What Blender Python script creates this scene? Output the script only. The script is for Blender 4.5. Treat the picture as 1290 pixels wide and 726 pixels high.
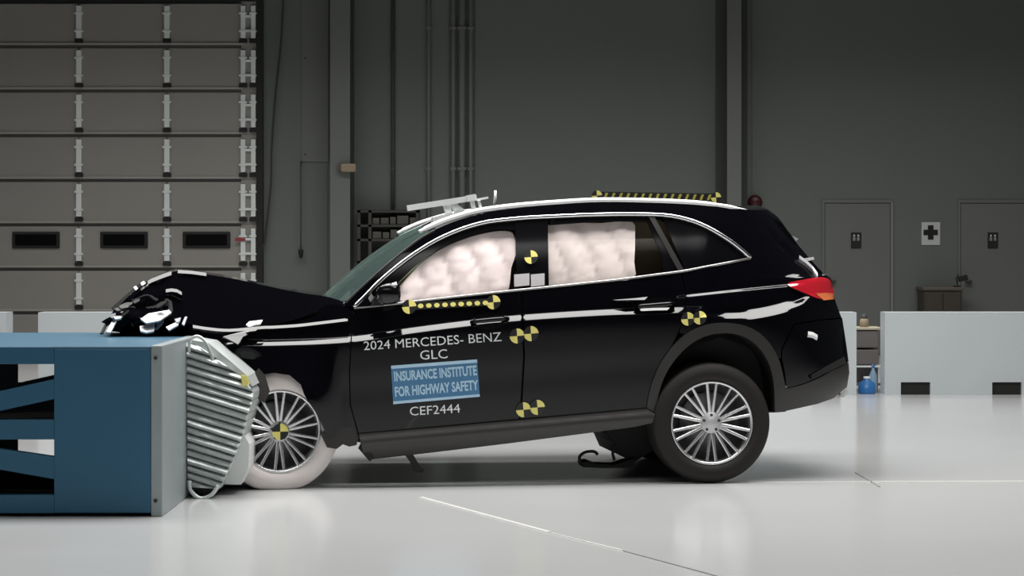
import bpy, bmesh, math, random
from mathutils import Vector, Matrix, noise
from mathutils.geometry import delaunay_2d_cdt

for o in list(bpy.data.objects):
    bpy.data.objects.remove(o, do_unlink=True)
SC = bpy.context.scene
COL = SC.collection

# ------------------------------------------------------------------ camera
K = 1.6                                      # camera stands K * 9 m from the car
DC = 9.0 * K
FPX, CX, HV = 1845.0 * K, 645.0, 312.0          # focal in px, principal column, horizon row (1290 x 726 frame)
CAM = Vector((0.0, -DC, 1.45))
cd = bpy.data.cameras.new('camera')
cd.sensor_width = 36.0
cd.lens = 36.0 * FPX / 1290.0
cd.shift_y = -(363.0 - HV) / 1290.0
cd.clip_end = 200
cam = bpy.data.objects.new('camera', cd)
cam.location = CAM
cam.rotation_euler = (math.pi / 2, 0, 0)
COL.objects.link(cam)
SC.camera = cam

# ------------------------------------------------------------------ light
w = bpy.data.worlds.new('world'); SC.world = w
w.use_nodes = True
w.node_tree.nodes['Background'].inputs[0].default_value = (0.5, 0.52, 0.55, 1)
w.node_tree.nodes['Background'].inputs[1].default_value = 0.02
SC.view_settings.view_transform = 'Standard'
SC.view_settings.look = 'None'
SC.view_settings.gamma = 1.0
SC.view_settings.use_curve_mapping = False
SC.view_settings.exposure = 0.0


def area(name, loc, sx, sy, power, spread, color=(1, 0.985, 0.96), rot=(0, 0, 0)):
    l = bpy.data.lights.new(name, 'AREA')
    l.shape = 'RECTANGLE'; l.size = sx; l.size_y = sy
    l.energy = power; l.color = color; l.spread = math.radians(spread)
    o = bpy.data.objects.new(name, l)
    o.location = loc; o.rotation_euler = rot
    COL.objects.link(o)
    return o


area('overhead_area_light', (0.3, -0.4, 6.6), 10.0, 2.6, 850, 150)
area('overhead_area_light', (0.0, 6.8, 6.8), 13.0, 1.6, 440, 140)  # added unseen light brightening the rear of the hall
area('overhead_area_light', (0.0, 12.2, 6.8), 16.0, 1.2, 400, 124)  # added unseen light for the back wall, spread limited so its top stays dim
area('overhead_area_light', (0.0, -9.0, 7.0), 10.0, 3.0, 420, 120)  # added unseen light filling the foreground floor

# ------------------------------------------------------------------ materials
MATS = {}


def mat(name, col, rough=0.5, metal=0.0, coat=0.0, spec=0.5, bump=0.0, bscale=30.0, var=0.0, vscale=4.0,
        trans=0.0, alpha=1.0, ior=1.5):
    if name in MATS:
        return MATS[name]
    m = bpy.data.materials.new(name); m.use_nodes = True
    nt = m.node_tree; b = nt.nodes['Principled BSDF']
    b.inputs['Base Color'].default_value = (*col, 1)
    b.inputs['Roughness'].default_value = rough
    b.inputs['Metallic'].default_value = metal
    b.inputs['Coat Weight'].default_value = coat
    b.inputs['Coat Roughness'].default_value = 0.02
    b.inputs['Specular IOR Level'].default_value = spec
    b.inputs['Transmission Weight'].default_value = trans
    b.inputs['Alpha'].default_value = alpha
    b.inputs['IOR'].default_value = ior
    tc = nt.nodes.new('ShaderNodeTexCoord')
    if var > 0:
        n = nt.nodes.new('ShaderNodeTexNoise'); n.inputs['Scale'].default_value = vscale
        n.inputs['Detail'].default_value = 5
        nt.links.new(tc.outputs['Object'], n.inputs['Vector'])
        mx = nt.nodes.new('ShaderNodeMix'); mx.data_type = 'RGBA'
        mx.inputs[6].default_value = (*[c * (1 - var) for c in col], 1)
        mx.inputs[7].default_value = (*[min(1, c * (1 + var)) for c in col], 1)
        nt.links.new(n.outputs['Fac'], mx.inputs[0])
        nt.links.new(mx.outputs[2], b.inputs['Base Color'])
    if bump > 0:
        n2 = nt.nodes.new('ShaderNodeTexNoise'); n2.inputs['Scale'].default_value = bscale
        n2.inputs['Detail'].default_value = 3
        nt.links.new(tc.outputs['Object'], n2.inputs['Vector'])
        bp = nt.nodes.new('ShaderNodeBump'); bp.inputs['Strength'].default_value = bump
        bp.inputs['Distance'].default_value = 0.02
        nt.links.new(n2.outputs['Fac'], bp.inputs['Height'])
        nt.links.new(bp.outputs['Normal'], b.inputs['Normal'])
    MATS[name] = m
    return m


def floor_mat():
    m = mat('sealed_floor', (0.49, 0.497, 0.50), 0.16, var=0.06, vscale=0.5, bump=0.012, bscale=3.0)
    return m


M_floor = floor_mat()
M_wall = mat('painted_wall', (0.150, 0.164, 0.152), 0.55, var=0.06, vscale=0.6)
M_col = mat('column_paint', (0.17, 0.18, 0.17), 0.5)
M_dark = mat('dark_gap', (0.015, 0.015, 0.014), 0.7)
M_ceil = mat('ceiling_paint', (0.06, 0.06, 0.06), 0.8)
M_door = mat('door_paint', (0.33, 0.315, 0.29), 0.5, var=0.05, vscale=1.0)
M_groove = mat('door_groove_paint', (0.10, 0.095, 0.09), 0.6)
M_doorlip = mat('door_lip', (0.40, 0.385, 0.35), 0.45)
M_galv = mat('galvanised_steel', (0.86, 0.90, 0.88), 0.45)
M_blackrub = mat('black_rubber', (0.012, 0.012, 0.012), 0.6)
M_pane = mat('dark_pane', (0.005, 0.005, 0.006), 0.15)
M_block = mat('white_block', (0.54, 0.58, 0.60), 0.45, var=0.04, vscale=2)
M_blue = mat('barrier_blue', (0.018, 0.098, 0.175), 0.42, var=0.08, vscale=3)
M_plate = mat('barrier_steel', (0.30, 0.34, 0.35), 0.45, metal=0.35, var=0.12, vscale=5)
M_inner = mat('barrier_inside_shade', (0.01, 0.012, 0.02), 0.7)
M_alu = mat('aluminium_sheet', (0.62, 0.66, 0.65), 0.42, metal=0.55, var=0.08, vscale=20)
M_alu2 = mat('aluminium_core', (0.72, 0.74, 0.73), 0.6, metal=0.2)
M_paint = mat('black_car_paint', (0.0025, 0.0025, 0.004), 0.05, spec=0.36)
M_plastic = mat('grey_cladding', (0.022, 0.0205, 0.0195), 0.45)
M_under = mat('underbody_black', (0.006, 0.006, 0.006), 0.7)
M_chrome = mat('satin_chrome', (0.78, 0.78, 0.80), 0.22, metal=1.0)
M_rail = mat('roof_rail_metal', (0.92, 0.92, 0.92), 0.5, metal=0.6)
M_gloss = mat('gloss_black_trim', (0.004, 0.004, 0.005), 0.1)
M_inter = mat('cabin_interior', (0.17, 0.13, 0.075), 0.8)
M_airbag = mat('airbag_fabric', (0.92, 0.79, 0.77), 0.8, bump=0.06, bscale=14)
M_tyre = mat('black_tyre', (0.014, 0.0125, 0.011), 0.65, spec=0.3)
M_tyrew = mat('white_painted_tyre', (0.80, 0.74, 0.72), 0.65, var=0.06, vscale=12)
M_alloy = mat('alloy_wheel', (0.70, 0.70, 0.71), 0.25, metal=0.9)
M_alloyd = mat('alloy_dark', (0.02, 0.02, 0.022), 0.4)
M_yel = mat('marker_yellow', (0.84, 0.76, 0.22), 0.5)
M_blk = mat('marker_black', (0.008, 0.008, 0.008), 0.5)
M_white = mat('white_lettering', (0.78, 0.80, 0.80), 0.5)
M_signblue = mat('sign_blue', (0.06, 0.20, 0.38), 0.5)
M_signlight = mat('sign_light_blue', (0.45, 0.66, 0.82), 0.5)
M_red = mat('tail_lamp_red', (0.55, 0.015, 0.03), 0.12, coat=1.0)
M_amber = mat('tail_lamp_amber', (0.85, 0.22, 0.08), 0.15, coat=1.0)
M_silver = mat('broken_reflector', (0.52, 0.52, 0.55), 0.38, metal=0.4)
M_brown = mat('brown_laminate', (0.055, 0.045, 0.035), 0.5)
M_tan = mat('tan_plastic', (0.34, 0.27, 0.18), 0.5)
M_jug = mat('blue_plastic', (0.03, 0.16, 0.42), 0.3)
M_wht = mat('white_plastic', (0.75, 0.76, 0.76), 0.4)
M_dred = mat('dark_red_paint', (0.06, 0.006, 0.012), 0.4)
M_bracket = mat('bracket_white_metal', (0.90, 0.92, 0.91), 0.4)


def glass_mat(name, tint, refl, base=0.04, haze=None):
    m = bpy.data.materials.new(name); m.use_nodes = True
    nt = m.node_tree; nt.nodes.clear()
    out = nt.nodes.new('ShaderNodeOutputMaterial')
    t = nt.nodes.new('ShaderNodeBsdfTransparent'); t.inputs[0].default_value = (*tint, 1)
    g = nt.nodes.new('ShaderNodeBsdfGlossy'); g.inputs['Roughness'].default_value = 0.03
    g.inputs[0].default_value = (*refl, 1)
    lw = nt.nodes.new('ShaderNodeLayerWeight'); lw.inputs[0].default_value = 0.5
    pw = nt.nodes.new('ShaderNodeMath'); pw.operation = 'POWER'; pw.inputs[1].default_value = 4.0
    nt.links.new(lw.outputs['Facing'], pw.inputs[0])
    f = nt.nodes.new('ShaderNodeMath'); f.operation = 'MULTIPLY_ADD'
    f.inputs[1].default_value = 0.6; f.inputs[2].default_value = base
    nt.links.new(pw.outputs[0], f.inputs[0])
    mx = nt.nodes.new('ShaderNodeMixShader')
    nt.links.new(f.outputs[0], mx.inputs[0])
    nt.links.new(t.outputs[0], mx.inputs[1]); nt.links.new(g.outputs[0], mx.inputs[2])
    last = mx
    if haze:
        df = nt.nodes.new('ShaderNodeBsdfDiffuse'); df.inputs[0].default_value = (*haze, 1)
        last = nt.nodes.new('ShaderNodeMixShader'); last.inputs[0].default_value = 0.16
        nt.links.new(mx.outputs[0], last.inputs[1]); nt.links.new(df.outputs[0], last.inputs[2])
    nt.links.new(last.outputs[0], out.inputs[0])
    return m


M_glass = glass_mat('side_glass', (0.92, 0.93, 0.92), (0.9, 0.9, 0.9))
M_screen = glass_mat('windscreen_glass', (0.72, 0.90, 0.86), (0.8, 0.95, 0.92), 0.14, (0.20, 0.30, 0.28))

# ------------------------------------------------------------------ helpers


def link(name, me, m, parent=None, **props):
    o = bpy.data.objects.new(name, me)
    COL.objects.link(o)
    if m is not None and me is not None and len(me.materials) == 0:
        for k in (m if isinstance(m, (list, tuple)) else [m]):
            me.materials.append(k)
    if parent is not None:
        o.parent = parent
    for k, v in props.items():
        o[k] = v
    return o


def thing(name, label, cat, loc=(0, 0, 0), group=None, rz=0.0):
    o = bpy.data.objects.new(name, None); COL.objects.link(o)
    o.empty_display_size = 0.1
    o.location = loc; o.rotation_euler = (0, 0, rz)
    o['label'] = label; o['category'] = cat
    if group:
        o['group'] = group
    return o


def mesh(verts, faces, smooth=False):
    me = bpy.data.meshes.new('m')
    me.from_pydata([tuple(v) for v in verts], [], faces)
    if smooth:
        for p in me.polygons:
            p.use_smooth = True
    me.update()
    return me


def fixn(me):
    bm = bmesh.new(); bm.from_mesh(me)
    bmesh.ops.recalc_face_normals(bm, faces=bm.faces)
    bm.to_mesh(me); bm.free(); me.update()
    return me


def box_bm(bm, x0, x1, y0, y1, z0, z1):
    vs = [bm.verts.new(p) for p in ((x0, y0, z0), (x1, y0, z0), (x1, y1, z0), (x0, y1, z0),
                                    (x0, y0, z1), (x1, y0, z1), (x1, y1, z1), (x0, y1, z1))]
    for f in ((0, 3, 2, 1), (4, 5, 6, 7), (0, 1, 5, 4), (1, 2, 6, 5), (2, 3, 7, 6), (3, 0, 4, 7)):
        bm.faces.new([vs[i] for i in f])


def box(x0, x1, y0, y1, z0, z1, bev=0.0, seg=2):
    bm = bmesh.new()
    box_bm(bm, x0, x1, y0, y1, z0, z1)
    if bev > 0:
        bmesh.ops.bevel(bm, geom=bm.edges[:], offset=bev, segments=seg, affect='EDGES', profile=0.5)
    me = bpy.data.meshes.new('b'); bm.to_mesh(me); bm.free()
    return me


def tube(pts, r, seg=8, closed=False):
    """swept round tube along a polyline"""
    pts = [Vector(p) for p in pts]
    vs, fs = [], []
    n = len(pts)
    up = Vector((0.13, 0.31, 0.94))
    for i, p in enumerate(pts):
        t = (pts[min(i + 1, n - 1)] - pts[max(i - 1, 0)]).normalized()
        a = t.cross(up)
        if a.length < 1e-3:
            a = t.cross(Vector((1, 0, 0)))
        a.normalize(); b = t.cross(a)
        rr = r[i] if isinstance(r, (list, tuple)) else r
        for k in range(seg):
            th = 2 * math.pi * k / seg
            vs.append(p + a * (math.cos(th) * rr) + b * (math.sin(th) * rr))
    for i in range(n - 1):
        for k in range(seg):
            k2 = (k + 1) % seg
            fs.append((i * seg + k, i * seg + k2, (i + 1) * seg + k2, (i + 1) * seg + k))
    fs.append(tuple(range(seg)))
    fs.append(tuple((n - 1) * seg + k for k in reversed(range(seg))))
    return fixn(mesh(vs, fs, True))


def bar(p0, p1, wd, th, side=Vector((0, 1, 0))):
    """rectangular bar from p0 to p1; wd across, th along side"""
    p0, p1 = Vector(p0), Vector(p1)
    t = (p1 - p0).normalized()
    s = (side - t * side.dot(t)).normalized()
    a = t.cross(s)
    vs = []
    for p in (p0, p1):
        for (i, j) in ((-1, -1), (1, -1), (1, 1), (-1, 1)):
            vs.append(p + a * (i * wd / 2) + s * (j * th / 2))
    return fixn(mesh(vs, [(0, 1, 2, 3), (7, 6, 5, 4), (0, 4, 5, 1), (1, 5, 6, 2), (2, 6, 7, 3), (3, 7, 4, 0)]))


def lathe(profile, seg=64, cap=False):
    """profile of (r, y) around the y axis"""
    vs, fs = [], []
    n = len(profile)
    for k in range(seg):
        th = 2 * math.pi * k / seg
        for (r, y) in profile:
            vs.append((r * math.cos(th), y, r * math.sin(th)))
    for k in range(seg):
        k2 = (k + 1) % seg
        for i in range(n - 1):
            fs.append((k * n + i, k2 * n + i, k2 * n + i + 1, k * n + i + 1))
    if cap:
        fs.append(tuple(k * n for k in range(seg)))
        fs.append(tuple(k * n + n - 1 for k in reversed(range(seg))))
    return fixn(mesh(vs, fs, True))


def WX(u, d):
    return (u - CX) * d / FPX


def WZ(v, d):
    return CAM.z - (v - HV) * d / FPX


def catmull(pts, k=6, closed=False):
    out = []
    n = len(pts)
    rng = range(n) if closed else range(n - 1)
    for i in rng:
        p0 = pts[(i - 1) % n] if (closed or i > 0) else pts[i]
        p1 = pts[i]; p2 = pts[(i + 1) % n]
        p3 = pts[(i + 2) % n] if (closed or i + 2 < n) else p2
        for j in range(k):
            t = j / k
            out.append(tuple(0.5 * (2 * p1[c] + (p2[c] - p0[c]) * t + (2 * p0[c] - 5 * p1[c] + 4 * p2[c] - p3[c]) * t * t
                                    + (3 * p1[c] - p0[c] - 3 * p2[c] + p3[c]) * t ** 3) for c in range(len(p1))))
    if not closed:
        out.append(tuple(pts[-1]))
    return out


def lerp_tab(tab, x):
    if x <= tab[0][0]:
        return tab[0][1]
    for (x0, y0), (x1, y1) in zip(tab, tab[1:]):
        if x <= x1:
            return y0 + (y1 - y0) * (x - x0) / (x1 - x0)
    return tab[-1][1]


def smooth_tab(pts, n=12):
    return catmull(pts, n)


def sstep(x):
    x = max(0.0, min(1.0, x))
    return x * x * (3 - 2 * x)


def inside(p, poly):
    x, y = p; c = False
    j = len(poly) - 1
    for i in range(len(poly)):
        xi, yi = poly[i]; xj, yj = poly[j]
        if (yi > y) != (yj > y) and x < (xj - xi) * (y - yi) / (yj - yi) + xi:
            c = not c
        j = i
    return c


# ================================================================== SETTING
Y_WALL = 10.8 * K
D_WALL = Y_WALL + DC


def struct(name, me, m, parent=None, label=None):
    o = link(name, me, m, parent)
    if parent is None:
        o['kind'] = 'structure'
        o['label'] = label
        o['category'] = name.split('_')[0]
    return o


floor = struct('floor', box(-13, 13, -20, Y_WALL, -0.2, 0.0), M_floor, label='pale glossy sealed concrete floor of the crash hall')
wall_back = struct('wall_back', box(-13, 13, Y_WALL, Y_WALL + 0.2, 0, 9), M_wall, label='dark grey painted back wall of the hall')
struct('wall_left', box(-13.2, -13, -20, Y_WALL, 0, 9), M_wall, label='dark grey side wall beyond the barrier end')
struct('wall_right', box(13, 13.2, -20, Y_WALL, 0, 9), M_wall, label='dark grey side wall beyond the car rear')
struct('wall_front', box(-13, 13, -20.2, -20, 0, 9), M_wall, label='dark grey wall behind the camera')
struct('ceiling', box(-13, 13, -20, Y_WALL, 9, 9.2), M_ceil, label='dark hall ceiling high above')

# floor seams and tape (thin parts of the floor)
M_seam = mat('floor_seam', (0.70, 0.69, 0.67), 0.3)
M_seamd = mat('floor_seam_dark', (0.24, 0.24, 0.23), 0.4)


def floor_strip(name, p0, p1, wd, m, z=0.002):
    a = Vector((p0[0], p0[1], z)); b = Vector((p1[0], p1[1], z))
    return link(name, bar(a, b, wd, 0.004, Vector((0, 0, 1))), m, floor)


def FL(u, v):
    d = CAM.z * FPX / (v - HV)
    return (WX(u, d), d - DC)


floor_strip('tape_line', FL(530, 627), FL(692, 671), 0.024, M_seam)
floor_strip('tape_line', FL(738, 683), FL(784, 694), 0.014, M_seam)
floor_strip('floor_joint', FL(694, 672), FL(738, 683), 0.008, M_seam)
floor_strip('floor_joint', FL(786, 695), FL(920, 731), 0.008, M_seamd)
floor_strip('floor_joint', FL(250, 611), FL(1290, 607), 0.036, M_seam)
floor_strip('floor_joint', FL(1078, 596), FL(1108, 614), 0.010, M_seamd)

# ---------------------------------------------------------------- overhead door
DD = D_WALL - 0.06


def dbox(u0, u1, v0, v1, d0, d1, bev=0.0):
    """box seen between pixel columns/rows, front at distance d0"""
    return box(WX(u0, d0), WX(u1, d0), d0 - DC, d1 - DC, WZ(v1, d0), WZ(v0, d0), bev)


door = thing('door_1', 'grey sectional overhead door with pale hinge stiles and three small windows', 'door', (0, 0, 0))
door['kind'] = 'structure'
rows = [1, 57, 113, 169.5, 226, 282, 338, 393, 446.5]
cols = [-123, -12, 99, 210, 306]
for r in range(8):
    for c in range(4):
        link('door_panel', dbox(cols[c] + 0.3, cols[c + 1] - 0.3, rows[r] + 3.5, rows[r + 1] - 3.0, DD, D_WALL - 0.005, 0.008), M_door, door)
    link('door_rail', dbox(cols[0], cols[-1], rows[r + 1] - 3.6, rows[r + 1] - 0.6, DD - 0.02, D_WALL - 0.005, 0.006), M_doorlip, door)
    link('door_groove', dbox(cols[0], cols[-1], rows[r + 1] - 0.6, rows[r + 1] + 3.6, DD + 0.02, D_WALL - 0.004), M_groove, door)
    for u in (-12, 99, 210, 306, 319):
        wide = 3.4 if u < 300 else 3.0
        s = link('stile', dbox(u - wide, u + wide, rows[r] + 6, rows[r + 1] - 9, DD - 0.05, DD + 0.002, 0.006), M_galv, door)
        for q in (0.28, 0.68):
            vv = rows[r] + q * 56
            link('hinge_bolt', dbox(u - wide - 2, u + wide + 2, vv - 1.2, vv + 1.2, DD - 0.06, DD - 0.045), M_galv, s)
        link('hinge', dbox(u - 5, u + 5, rows[r + 1] - 8, rows[r + 1] - 3, DD - 0.055, DD + 0.002, 0.004), M_blackrub, s)
    link('track_rung', dbox(309, 316, rows[r] + 18, rows[r] + 21, DD - 0.045, DD), M_galv, door)
    link('track_rung', dbox(309, 316, rows[r] + 36, rows[r] + 39, DD - 0.045, DD), M_galv, door)
link('track_backing', dbox(304, 323, 0, 446, DD - 0.003, D_WALL - 0.006), M_door, door)
for (u0, u1) in ((15, 75), (126, 186), (230, 290)):
    fr = link('window_frame', dbox(u0, u1, 292, 313, DD - 0.03, DD + 0.01, 0.015), M_blackrub, door)
    link('pane', dbox(u0 + 4, u1 - 4, 295.5, 309.5, DD - 0.033, DD - 0.02), M_pane, fr)
link('red_tag', dbox(296, 309, 300, 304, DD - 0.066, DD - 0.06), mat('red_tape', (0.35, 0.05, 0.06), 0.5), door)
struct('trim_1', dbox(323, 331, -120, 446, D_WALL - 0.12, D_WALL - 0.004), M_dark, label='dark vertical jamb beside the overhead door')
struct('trim_2', dbox(-130, 323, -8, 1.5, D_WALL - 0.12, D_WALL - 0.004), M_dark, label='dark header above the overhead door')


M_piped2 = mat('column_recess_shade', (0.06, 0.064, 0.06), 0.6)


# ---------------------------------------------------------------- columns, pipes, wall fittings
def column(u0, u1, rec, label, group):
    """wide flange column in front of the wall: front flange, web, rear flange"""
    d = D_WALL - 0.42
    t = thing('steel_column', label, 'column', (0, 0, 0), group)
    t['kind'] = 'structure'
    x0, x1 = WX(u0, d), WX(u1, d); xm = (x0 + x1) / 2
    link('flange', box(x0, x1, d - DC, d - DC + 0.025, 0, 9), M_col, t)
    link('web', box(xm - 0.01, xm + 0.01, d - DC + 0.025, Y_WALL - 0.03, 0, 9), M_col, t)
    link('flange', box(x0 - rec, x1 + rec, Y_WALL - 0.03, Y_WALL - 0.001, 0, 9), M_piped2, t)  # dark widened flange stands for the shade in the column recess


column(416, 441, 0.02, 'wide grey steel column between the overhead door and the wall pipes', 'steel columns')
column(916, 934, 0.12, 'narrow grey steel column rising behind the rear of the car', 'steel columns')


def pipe(u, wpx, v0, v1, label, m, name='conduit_pipe', group='wall conduits', off=0.06):
    d = D_WALL - off
    t = thing(name, label, 'pipe', (WX(u, d), d - DC, 0), group)
    r = wpx * d / FPX / 2
    z0, z1 = max(0.0, WZ(v1, d)), min(9.0, WZ(v0, d))
    link('tube', tube([(0, 0, z0), (0, 0, z1)], r, 12), m, t)
    z = z0 + 0.6
    while z < min(z1, 5.5):
        link('clamp', box(-r * 1.25, r * 1.25, -r * 1.1, off - 0.013, z - 0.02, z + 0.02, 0.004), m, t)
        z += 1.9


M_pipe = mat('pipe_paint', (0.16, 0.17, 0.16), 0.45)
M_piped = mat('pipe_dark', (0.05, 0.052, 0.05), 0.5)
pipe(495, 4, -300, 446, 'thin dark conduit midway between the wide column and the pipe cluster', M_piped)
pipe(540, 5, -300, 446, 'slim grey conduit just to the side of the three wall pipes', M_pipe)
pipe(571, 6, -300, 446, 'first of three grey pipes running up the wall, nearest the overhead door', M_pipe)
pipe(582, 9, -300, 446, 'thickest middle pipe of the three grey wall pipes', M_pipe)
pipe(593, 6, -300, 446, 'last of three grey wall pipes, farthest from the overhead door', M_pipe)

# wall panels as shallow slabs with visible joints
for (u0, u1) in ((332, 413), (446, 492), (498, 566), (598, 903), (947, 1290), (1292, 1700)):
    link('wall_panel', box(WX(u0, D_WALL), WX(u1, D_WALL), Y_WALL - 0.012, Y_WALL - 0.001, 0, 8.9, 0.004), M_wall, wall_back)

# access cover
t = thing('access_cover', 'tall grey cover plate on the wall beside the wide column', 'panel', (0, Y_WALL, 0))
link('plate', box(WX(380, D_WALL), WX(414, D_WALL), -0.03, -0.013, WZ(204, D_WALL), 6.2, 0.005), M_col, t)
for zz in (2.7, 4.0, 5.3):
    link('screw', box(WX(384, D_WALL), WX(386, D_WALL), -0.036, -0.029, zz, zz + 0.02), M_dark, t)
# loose cable and pull cord
d = D_WALL - 0.10
pts = [(WX(358, d), d - DC, WZ(-60, d)), (WX(355, d), d - DC, WZ(40, d)), (WX(347, d), d - DC, WZ(120, d)), (WX(342, d), d - DC, WZ(190, d)),
       (WX(341, d), d - DC, WZ(235, d)), (WX(334, d), d - DC, WZ(300, d)), (WX(330, d), d - DC, WZ(325, d)), (WX(329, d), d - DC, WZ(446, d))]
link('hanging_cable', tube(catmull(pts, 6), 0.014, 6), M_piped, None, label='loose black cable hanging down the wall beside the overhead door', category='cable')
t = thing('pull_cord', 'thin pull cord with black end grip on the wall near the wide column', 'cord', (WX(379, d), d - DC, 0))
link('cord', tube([(0, 0, WZ(205, d)), (0, 0, WZ(314, d))], 0.008, 6), M_piped, t)
link('grip', lathe([(0.001, -0.06), (0.02, -0.05), (0.035, 0.03), (0.03, 0.06), (0.001, 0.065)], 12), M_blackrub, t).location = (0, 0, WZ(320, d))
t.children[-1].rotation_euler = (math.pi / 2, 0, 0)
link('bracket', box(-0.012, 0.012, 0.0, 0.097, WZ(205, d), WZ(203, d)), M_piped, t)
# tan sounder on the column
d = D_WALL - 0.42
t = thing('sounder_box', 'small tan sounder fixed to the side of the wide steel column', 'sounder', (0, d - DC, 0))
link('body', box(WX(430, d), WX(449, d), -0.10, 0.0, WZ(217, d), WZ(206.5, d), 0.02), M_tan, t)
link('horn', box(WX(425, d), WX(431, d), -0.085, 0.0, WZ(215, d), WZ(208, d), 0.01), mat('tan_dark', (0.12, 0.09, 0.06), 0.6), t)
# dark rack panel seen above the windscreen
t = thing('wall_rack', 'dark metal rack of shelves against the wall above the car windscreen', 'rack', (0, Y_WALL, 0))
d = D_WALL - 0.3
yy = d - DC - Y_WALL
M_rack = mat('rack_metal', (0.055, 0.052, 0.045), 0.5, var=0.3, vscale=6)
M_rack2 = mat('rack_goods', (0.09, 0.088, 0.075), 0.6, var=0.3, vscale=9)
for u in (452, 466, 526):
    link('upright', box(WX(u - 2, d), WX(u + 2, d), yy, yy + 0.04, 0, WZ(264, d)), M_rack, t)
for v in (266, 284, 302, 330, 365, 400):
    link('shelf', box(WX(450, d), WX(528, d), yy, -0.013, WZ(v + 2, d), WZ(v - 1, d)), M_rack, t)
random.seed(4)
for v in (284, 302, 330):
    u = 469
    while u < 520:
        wd = random.uniform(7, 15)
        link('storage_box', box(WX(u, d), WX(u + wd, d), yy + 0.03, -0.04, WZ(v - 1, d), WZ(v - random.uniform(9, 13), d), 0.01), M_rack2, t)
        u += wd + 1.5
link('back_panel', box(WX(450, d), WX(528, d), -0.03, -0.014, 0, WZ(264, d)), M_rack, t)

# restroom doors, signs
M_rdoor = mat('rest_door_paint', (0.168, 0.176, 0.166), 0.5)


def rdoor(name, u0, u1, label):
    t = thing(name, label, 'door', (0, Y_WALL, 0)); t['kind'] = 'structure'
    z1 = WZ(252, D_WALL)
    link('leaf', box(WX(u0 + 4, D_WALL), WX(u1 - 4, D_WALL), -0.035, -0.012, 0.01, z1 - 0.05, 0.006), M_rdoor, t)
    for (a, b) in ((u0, u0 + 3.5), (u1 - 3.5, u1)):
        link('frame', box(WX(a, D_WALL), WX(b, D_WALL), -0.035, -0.012, 0, z1, 0.004), M_rdoor if a == u0 else mat('door_frame_paint', (0.23, 0.24, 0.23), 0.5), t)
    link('frame', box(WX(u0, D_WALL), WX(u1, D_WALL), -0.036, -0.012, z1 - 0.04, z1, 0.004), M_rdoor, t)
    link('handle', box(WX(u0 + 9, D_WALL), WX(u0 + 17, D_WALL), -0.10, -0.03, 0.98, 1.01, 0.008), M_piped, t)


rdoor('door_2', 1035, 1125, 'grey washroom door just past the car tail lamp')
rdoor('door_3', 1206, 1296, 'grey washroom door near the edge of the picture past the first aid sign')


def rsign(u, v, label):
    t = thing('washroom_sign', label, 'sign', (0, Y_WALL - 0.036, 0), 'washroom signs')
    link('plate', box(WX(u - 6.5, D_WALL), WX(u + 6.5, D_WALL), -0.012, 0.0, WZ(v + 10, D_WALL), WZ(v - 10, D_WALL), 0.004), M_blackrub, t)
    for du in (-2.6, 2.6):
        link('figure_head', box(WX(u + du - 1, D_WALL), WX(u + du + 1, D_WALL), -0.016, -0.011, WZ(v - 5, D_WALL), WZ(v - 7.2, D_WALL), 0.004), M_wht, t)
        link('figure_body', box(WX(u + du - 1.6, D_WALL), WX(u + du + 1.6, D_WALL), -0.016, -0.011, WZ(v + 0.5, D_WALL), WZ(v - 4.4, D_WALL), 0.004), mat('sign_grey', (0.3, 0.3, 0.3), 0.5), t)


rsign(1078, 303, 'small black two-figure washroom sign on the door nearer the car')
rsign(1250, 303, 'small black two-figure washroom sign on the door farther from the car')
t = thing('first_aid_sign', 'white wall sign with a bold dark cross between the washroom doors', 'sign', (0, Y_WALL - 0.013, 0))
link('plate', box(WX(1160.5, D_WALL), WX(1184, D_WALL), -0.012, 0, WZ(309, D_WALL), WZ(280, D_WALL), 0.004), mat('sign_offwhite', (0.60, 0.62, 0.60), 0.5), t)
bm = bmesh.new()
for (a, b, c, e) in ((1168.5, 1175.5, 284, 302), (1163, 1181, 289.5, 296.5)):
    box_bm(bm, WX(a, D_WALL), WX(b, D_WALL), -0.018 - (0.001 if a > 1165 else 0), -0.011, WZ(e, D_WALL), WZ(c, D_WALL))
me = bpy.data.meshes.new('x'); bm.to_mesh(me); bm.free()
link('cross', me, M_blk, t)
# brown cabinet with a small black lamp
d = D_WALL - 0.55
t = thing('brown_cabinet', 'brown wooden cabinet standing below the first aid sign', 'cabinet', (0, d - DC, 0))
link('body', box(WX(1164, d), WX(1212, d), 0, 0.5, 0.0, WZ(366, d), 0.006), M_brown, t)
link('top_board', box(WX(1162, d), WX(1214, d), -0.02, 0.52, WZ(366, d), WZ(362, d), 0.006), mat('cabinet_top', (0.12, 0.10, 0.08), 0.4), t)
for k in (0, 1):
    dr = link('cabinet_door', box(WX(1165.5 + 23 * k, d), WX(1187 + 23 * k, d), -0.018, -0.001, 0.06, WZ(369, d), 0.004), M_brown, t)
    link('knob', box(WX(1183 + 8 * k, d), WX(1184.5 + 8 * k, d), -0.04, -0.017, 0.55, 0.58, 0.004), M_piped, dr)
t = thing('desk_lamp', 'small black lamp on the brown cabinet top', 'lamp', (WX(1210, d), d - DC + 0.2, WZ(362, d)))
link('foot', box(-0.05, 0.04, -0.05, 0.05, 0.0, 0.02, 0.006), M_blackrub, t)
link('arm', tube([(0, 0, 0.02), (-0.02, 0, 0.12), (0.02, 0, 0.17)], 0.008, 6), M_blackrub, t)
link('shade', bar((0.01, 0, 0.10), (0.13, 0, 0.13), 0.07, 0.07), M_blackrub, t)
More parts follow.
